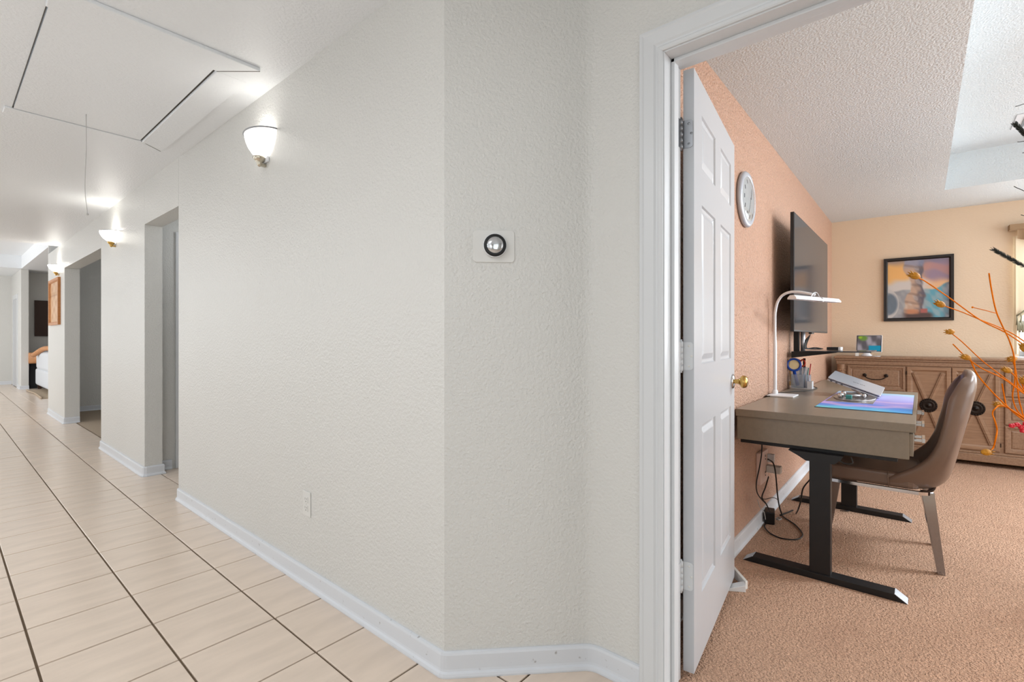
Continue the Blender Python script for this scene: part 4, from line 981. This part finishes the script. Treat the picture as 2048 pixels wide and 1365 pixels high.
# ------------------------------------------------------------------ curtain at the far window
cu = thing('window_curtain', 'cream sheer curtain with tan valance and tasselled fringe on the far window', 'curtain', tuple(FM @ Vector((2.2, -.08, 2.2))))
cx0, cx1 = 1.425, 2.95
vl = MB(FM); n = 60
def wavy(mb, x0, x1, zt, zbf, y, amp, k_, nz=4, n=60):
    vs = []
    for jn in range(nz+1):
        for i in range(n+1):
            x = x0+(x1-x0)*i/n; zb = zbf(x); z = zt+(zb-zt)*jn/nz
            vs.append((x, y+amp*math.sin(i*k_)*(.35+.65*jn/nz), z))
    mb.add(vs, [(jn*(n+1)+i, jn*(n+1)+i+1, (jn+1)*(n+1)+i+1, (jn+1)*(n+1)+i) for jn in range(nz) for i in range(n)], True)
vl.box((cx0, -.10, 2.155), (cx1, -.012, 2.205))
wavy(vl, cx0+.05, cx1-.05, 2.16, lambda x: 2.065+.01*math.sin(x*40), -.09, .012, 1.3)
vl.build('valance', M['valance'], cu)
bf = lambda x: 1.32+.13*sst(1.45, 1.62, x)*1.0+.10*sst(1.6, 2.1, x)-.0
sheer = MB(FM); wavy(sheer, cx0+.045, cx1-.05, 2.10, bf, -.06, .010, .9, nz=6, n=90); sheer.build('sheer_panel', M['curtain'], cu)
side = MB(FM); wavy(side, cx0+.03, cx0+.075, 2.10, lambda x: 1.0, -.035, .006, 1.1, nz=2, n=8); side.build('side_panel', M['curtain'], cu)
fg = MB(FM)
for i in range(56):
    x = cx0+.05+i*.026
    zb = bf(x); fg.tube([(x, -.065, zb+.03), (x+.004, -.066, zb), (x, -.065, zb-.055)], [.003, .005, .007], 5)
fg.tube([(cx0+.05+i*.03, -.066, bf(cx0+.05+i*.03)+.03) for i in range(48)], .008, 6)
for i in range(5): fg.tube([(cx0+.055+.012*i, -.07, 1.31), (cx0+.06+.01*i, -.07, 1.22-.015*(i % 2))], [.004, .008], 5)
fg.build('fringe', M['fringe'], cu)

# ceiling register in the tray
vt = thing('ceiling_vent', 'white slatted register in the raised bedroom ceiling', 'vent', (5.1, -.70, TZ))
MB().box((4.95, -.86, TZ-.006), (5.28, -.52, TZ)).build('frame', M['white'], vt, bevel=.002)
for i in range(8): MB().box((5.0, -.82+i*.034, TZ-.012), (5.23, -.805+i*.034, TZ-.005)).build('slat', M['steel'], vt)

# ------------------------------------------------------------------ floor vase with dried stems (right foreground)
VB = Vector(atd(2330, 677, 1.95)); VB.z = 0
va = MB().lathe([(.0001, .004), (.10, .004), (.13, .05), (.155, .18), (.15, .34), (.11, .50), (.07, .60), (.06, .66), (.075, .70), (.068, .705), (.055, .66), (.06, .58), (.0001, .1)], 32, (0, 0, 1), (VB.x, VB.y, 0))
tag(va.build('floor_vase', M['vase'], org=(VB.x, VB.y, 0)), 'dark ceramic floor vase holding the dried orange stems', 'vase')
fa = thing('dried_arrangement', 'orange dried stems with seed pods, red blooms and dark fronds in the right foreground', 'plant', (VB.x, VB.y, .68))
mouth = Vector((VB.x, VB.y, .62))
def stem(pts, D, r=.0021, dd=.0, m='stem'):
    P_ = [Vector(atd(u, v, D+dd*i/max(1, len(pts)-1))) for i, (u, v) in enumerate(pts)]
    return P_, r, m
STEMS = [
 ([(1836, 556), (1852, 564), (1900, 597), (1960, 640), (2010, 665), (2048, 690), (2150, 760)], 1.85, .0022),
 ([(1888, 612), (1925, 625), (1963, 641), (2005, 658), (2048, 683), (2140, 755)], 1.95, .0020),
 ([(1978, 547), (1983, 580), (1992, 622), (2006, 655), (2018, 680), (2028, 714), (2030, 760), (2026, 800), (2052, 840), (2150, 900)], 1.80, .0024),
 ([(1903, 667), (1925, 685), (1960, 718), (1990, 742), (2048, 785), (2150, 860)], 1.90, .0019),
 ([(1906, 689), (1934, 716), (1965, 738), (2005, 757), (2048, 788), (2150, 865)], 1.76, .0020),
 ([(1940, 718), (1955, 750), (1985, 785), (2003, 803), (2012, 812), (2048, 838), (2150, 905)], 1.82, .0026),
 ([(2026, 722), (2032, 745), (2036, 785), (2042, 815), (2060, 850), (2150, 910)], 1.86, .0024),
 ([(2022, 745), (2032, 756), (2050, 785), (2150, 880)], 1.74, .0022),
 ([(2004, 768), (2010, 800), (2016, 815), (2048, 842), (2150, 915)], 1.92, .0024),
 ([(1976, 903), (1986, 897), (1992, 875), (1994, 860), (1990, 843), (1985, 828), (1990, 818), (2005, 812), (2048, 836), (2150, 905)], 1.78, .0025),
 ([(2048, 697), (2060, 730), (2080, 800), (2150, 900)], 1.70, .0022), ([(2044, 768), (2052, 790), (2075, 840), (2150, 910)], 1.97, .0022)]
for pts, D, r in STEMS:
    P_ = [Vector(atd(u, v, D+.02*(i % 2)+(1.95-D)*(i/len(pts))**3)) for i, (u, v) in enumerate(pts)]+[mouth+Vector((random.uniform(-.03, .03), random.uniform(-.03, .03), 0))]
    MB().tube(qc(P_, 5), r, 6).build('stem', M['stem'], fa)
P_ = [Vector(atd(u, v, 1.8)) for u, v in ((1945, 615), (1970, 621), (1992, 627))]
q = MB().tube(P_, .0015, 5); q.ball(P_[0], .0035, 6); q.build('stem', M['stem'], fa)
for (u, v, D, sz, ang) in ((1830, 552, 1.85, .021, 20), (1881, 609, 1.95, .020, 25), (1901, 664, 1.90, .017, 0), (1933, 715, 1.76, .017, 15), (2025, 718, 1.86, .018, -10), (2015, 741, 1.74, .017, 20), (1999, 810, 1.92, .019, 10), (1972, 905, 1.78, .019, 180), (2050, 697, 1.70, .019, 60), (2048, 764, 1.97, .02, 60)):
    c0 = Vector(atd(u, v, D)); pm = MB()
    rt = Vector((math.sin(YAW), -math.cos(YAW), 0)); up = Vector((0, 0, 1)); a = math.radians(ang)
    d_ = (rt*math.cos(a)-up*math.sin(a)).normalized()
    pm.lathe([(.0001, -sz*.9), (sz*.35, -sz*.85), (sz*.62, -sz*.4), (sz*.66, 0), (sz*.55, sz*.45), (sz*.3, sz*.8), (.0015, sz*1.0)], 9, d_, c0)
    for i in range(6):       # split tips of the pod
        b_ = 2*PI*i/6; e1 = d_.cross(Vector((.3, .2, 1))).normalized(); e2 = d_.cross(e1)
        p0 = c0-d_*sz*.7+(e1*math.cos(b_)+e2*math.sin(b_))*sz*.4
        pm.tube([p0, p0-d_*sz*.55+(e1*math.cos(b_)+e2*math.sin(b_))*sz*.15], [sz*.16, .0006], 5)
    pm.build('seed_pod', M['pod'], fa)
def frond(p0, p1, w, bend, D, nb=46):
    a = Vector(atd(*p0, D)); b_ = Vector(atd(*p1, D)); m_ = (a+b_)/2; e_ = b_+(b_-a)*.9; path = qc([a, m_, b_, e_, e_+(b_-a)*.4+Vector((0, 0, -.25)), mouth], 14)
    fm = MB().tube(path, [.0009+.0012*i/len(path) for i in range(len(path))], 5)
    k_ = 0
    for i in range(1, min(len(path), 30)):
        t = (path[i]-path[i-1]).normalized()
        for s_ in range(6):
            q = 2*PI*s_/6+i; e1 = t.cross(Vector((.1, .3, 1))).normalized(); e2 = t.cross(e1)
            d_ = (e1*math.cos(q)+e2*math.sin(q)); p = path[i-1]+(path[i]-path[i-1])*(s_/6)
            fm.tube([p, p-t*w*1.6+d_*w], [w*.18, .0004], 4)
    fm.build('frond', M['frond'], fa)
frond((1988, 500), (2048, 533), .008, .0, 1.75)
frond((2031, 249), (2056, 275), .008, 0, 1.75)
for (p0, p1) in (((2031, 213), (2060, 211)), ((2035, 284), (2060, 288)), ((2045, 306), (2065, 307)), ((2028, 373), (2060, 394)), ((2042, 430), (2064, 440))):
    a, b_ = Vector(atd(*p0, 1.8)), Vector(atd(*p1, 1.8)); MB().tube(qc([a, b_, b_+(b_-a)+Vector((0, 0, -.1)), mouth], 6), .0013, 5).build('twig', M['frond'], fa)
for (u, v) in ((2024, 852), (2034, 850), (2043, 855), (2052, 848), (2046, 862), (2058, 862), (2066, 852)):
    c0 = Vector(atd(u, v, 1.80)); pm = MB()
    for i in range(5):
        a = 2*PI*i/5; rt = Vector((math.sin(YAW), -math.cos(YAW), 0))
        pm.ball(c0+rt*.006*math.cos(a)+Vector((0, 0, .004*math.sin(a))), .007, 7, (1.2, .9, .7))
    pm.build('red_bloom', M['petal'], fa)
MB().tube(qc([Vector(atd(2018, 852, 1.8)), Vector(atd(2060, 856, 1.82)), Vector(atd(2150, 880, 1.9)), mouth], 6), .0022, 6).build('stem', M['frond'], fa)
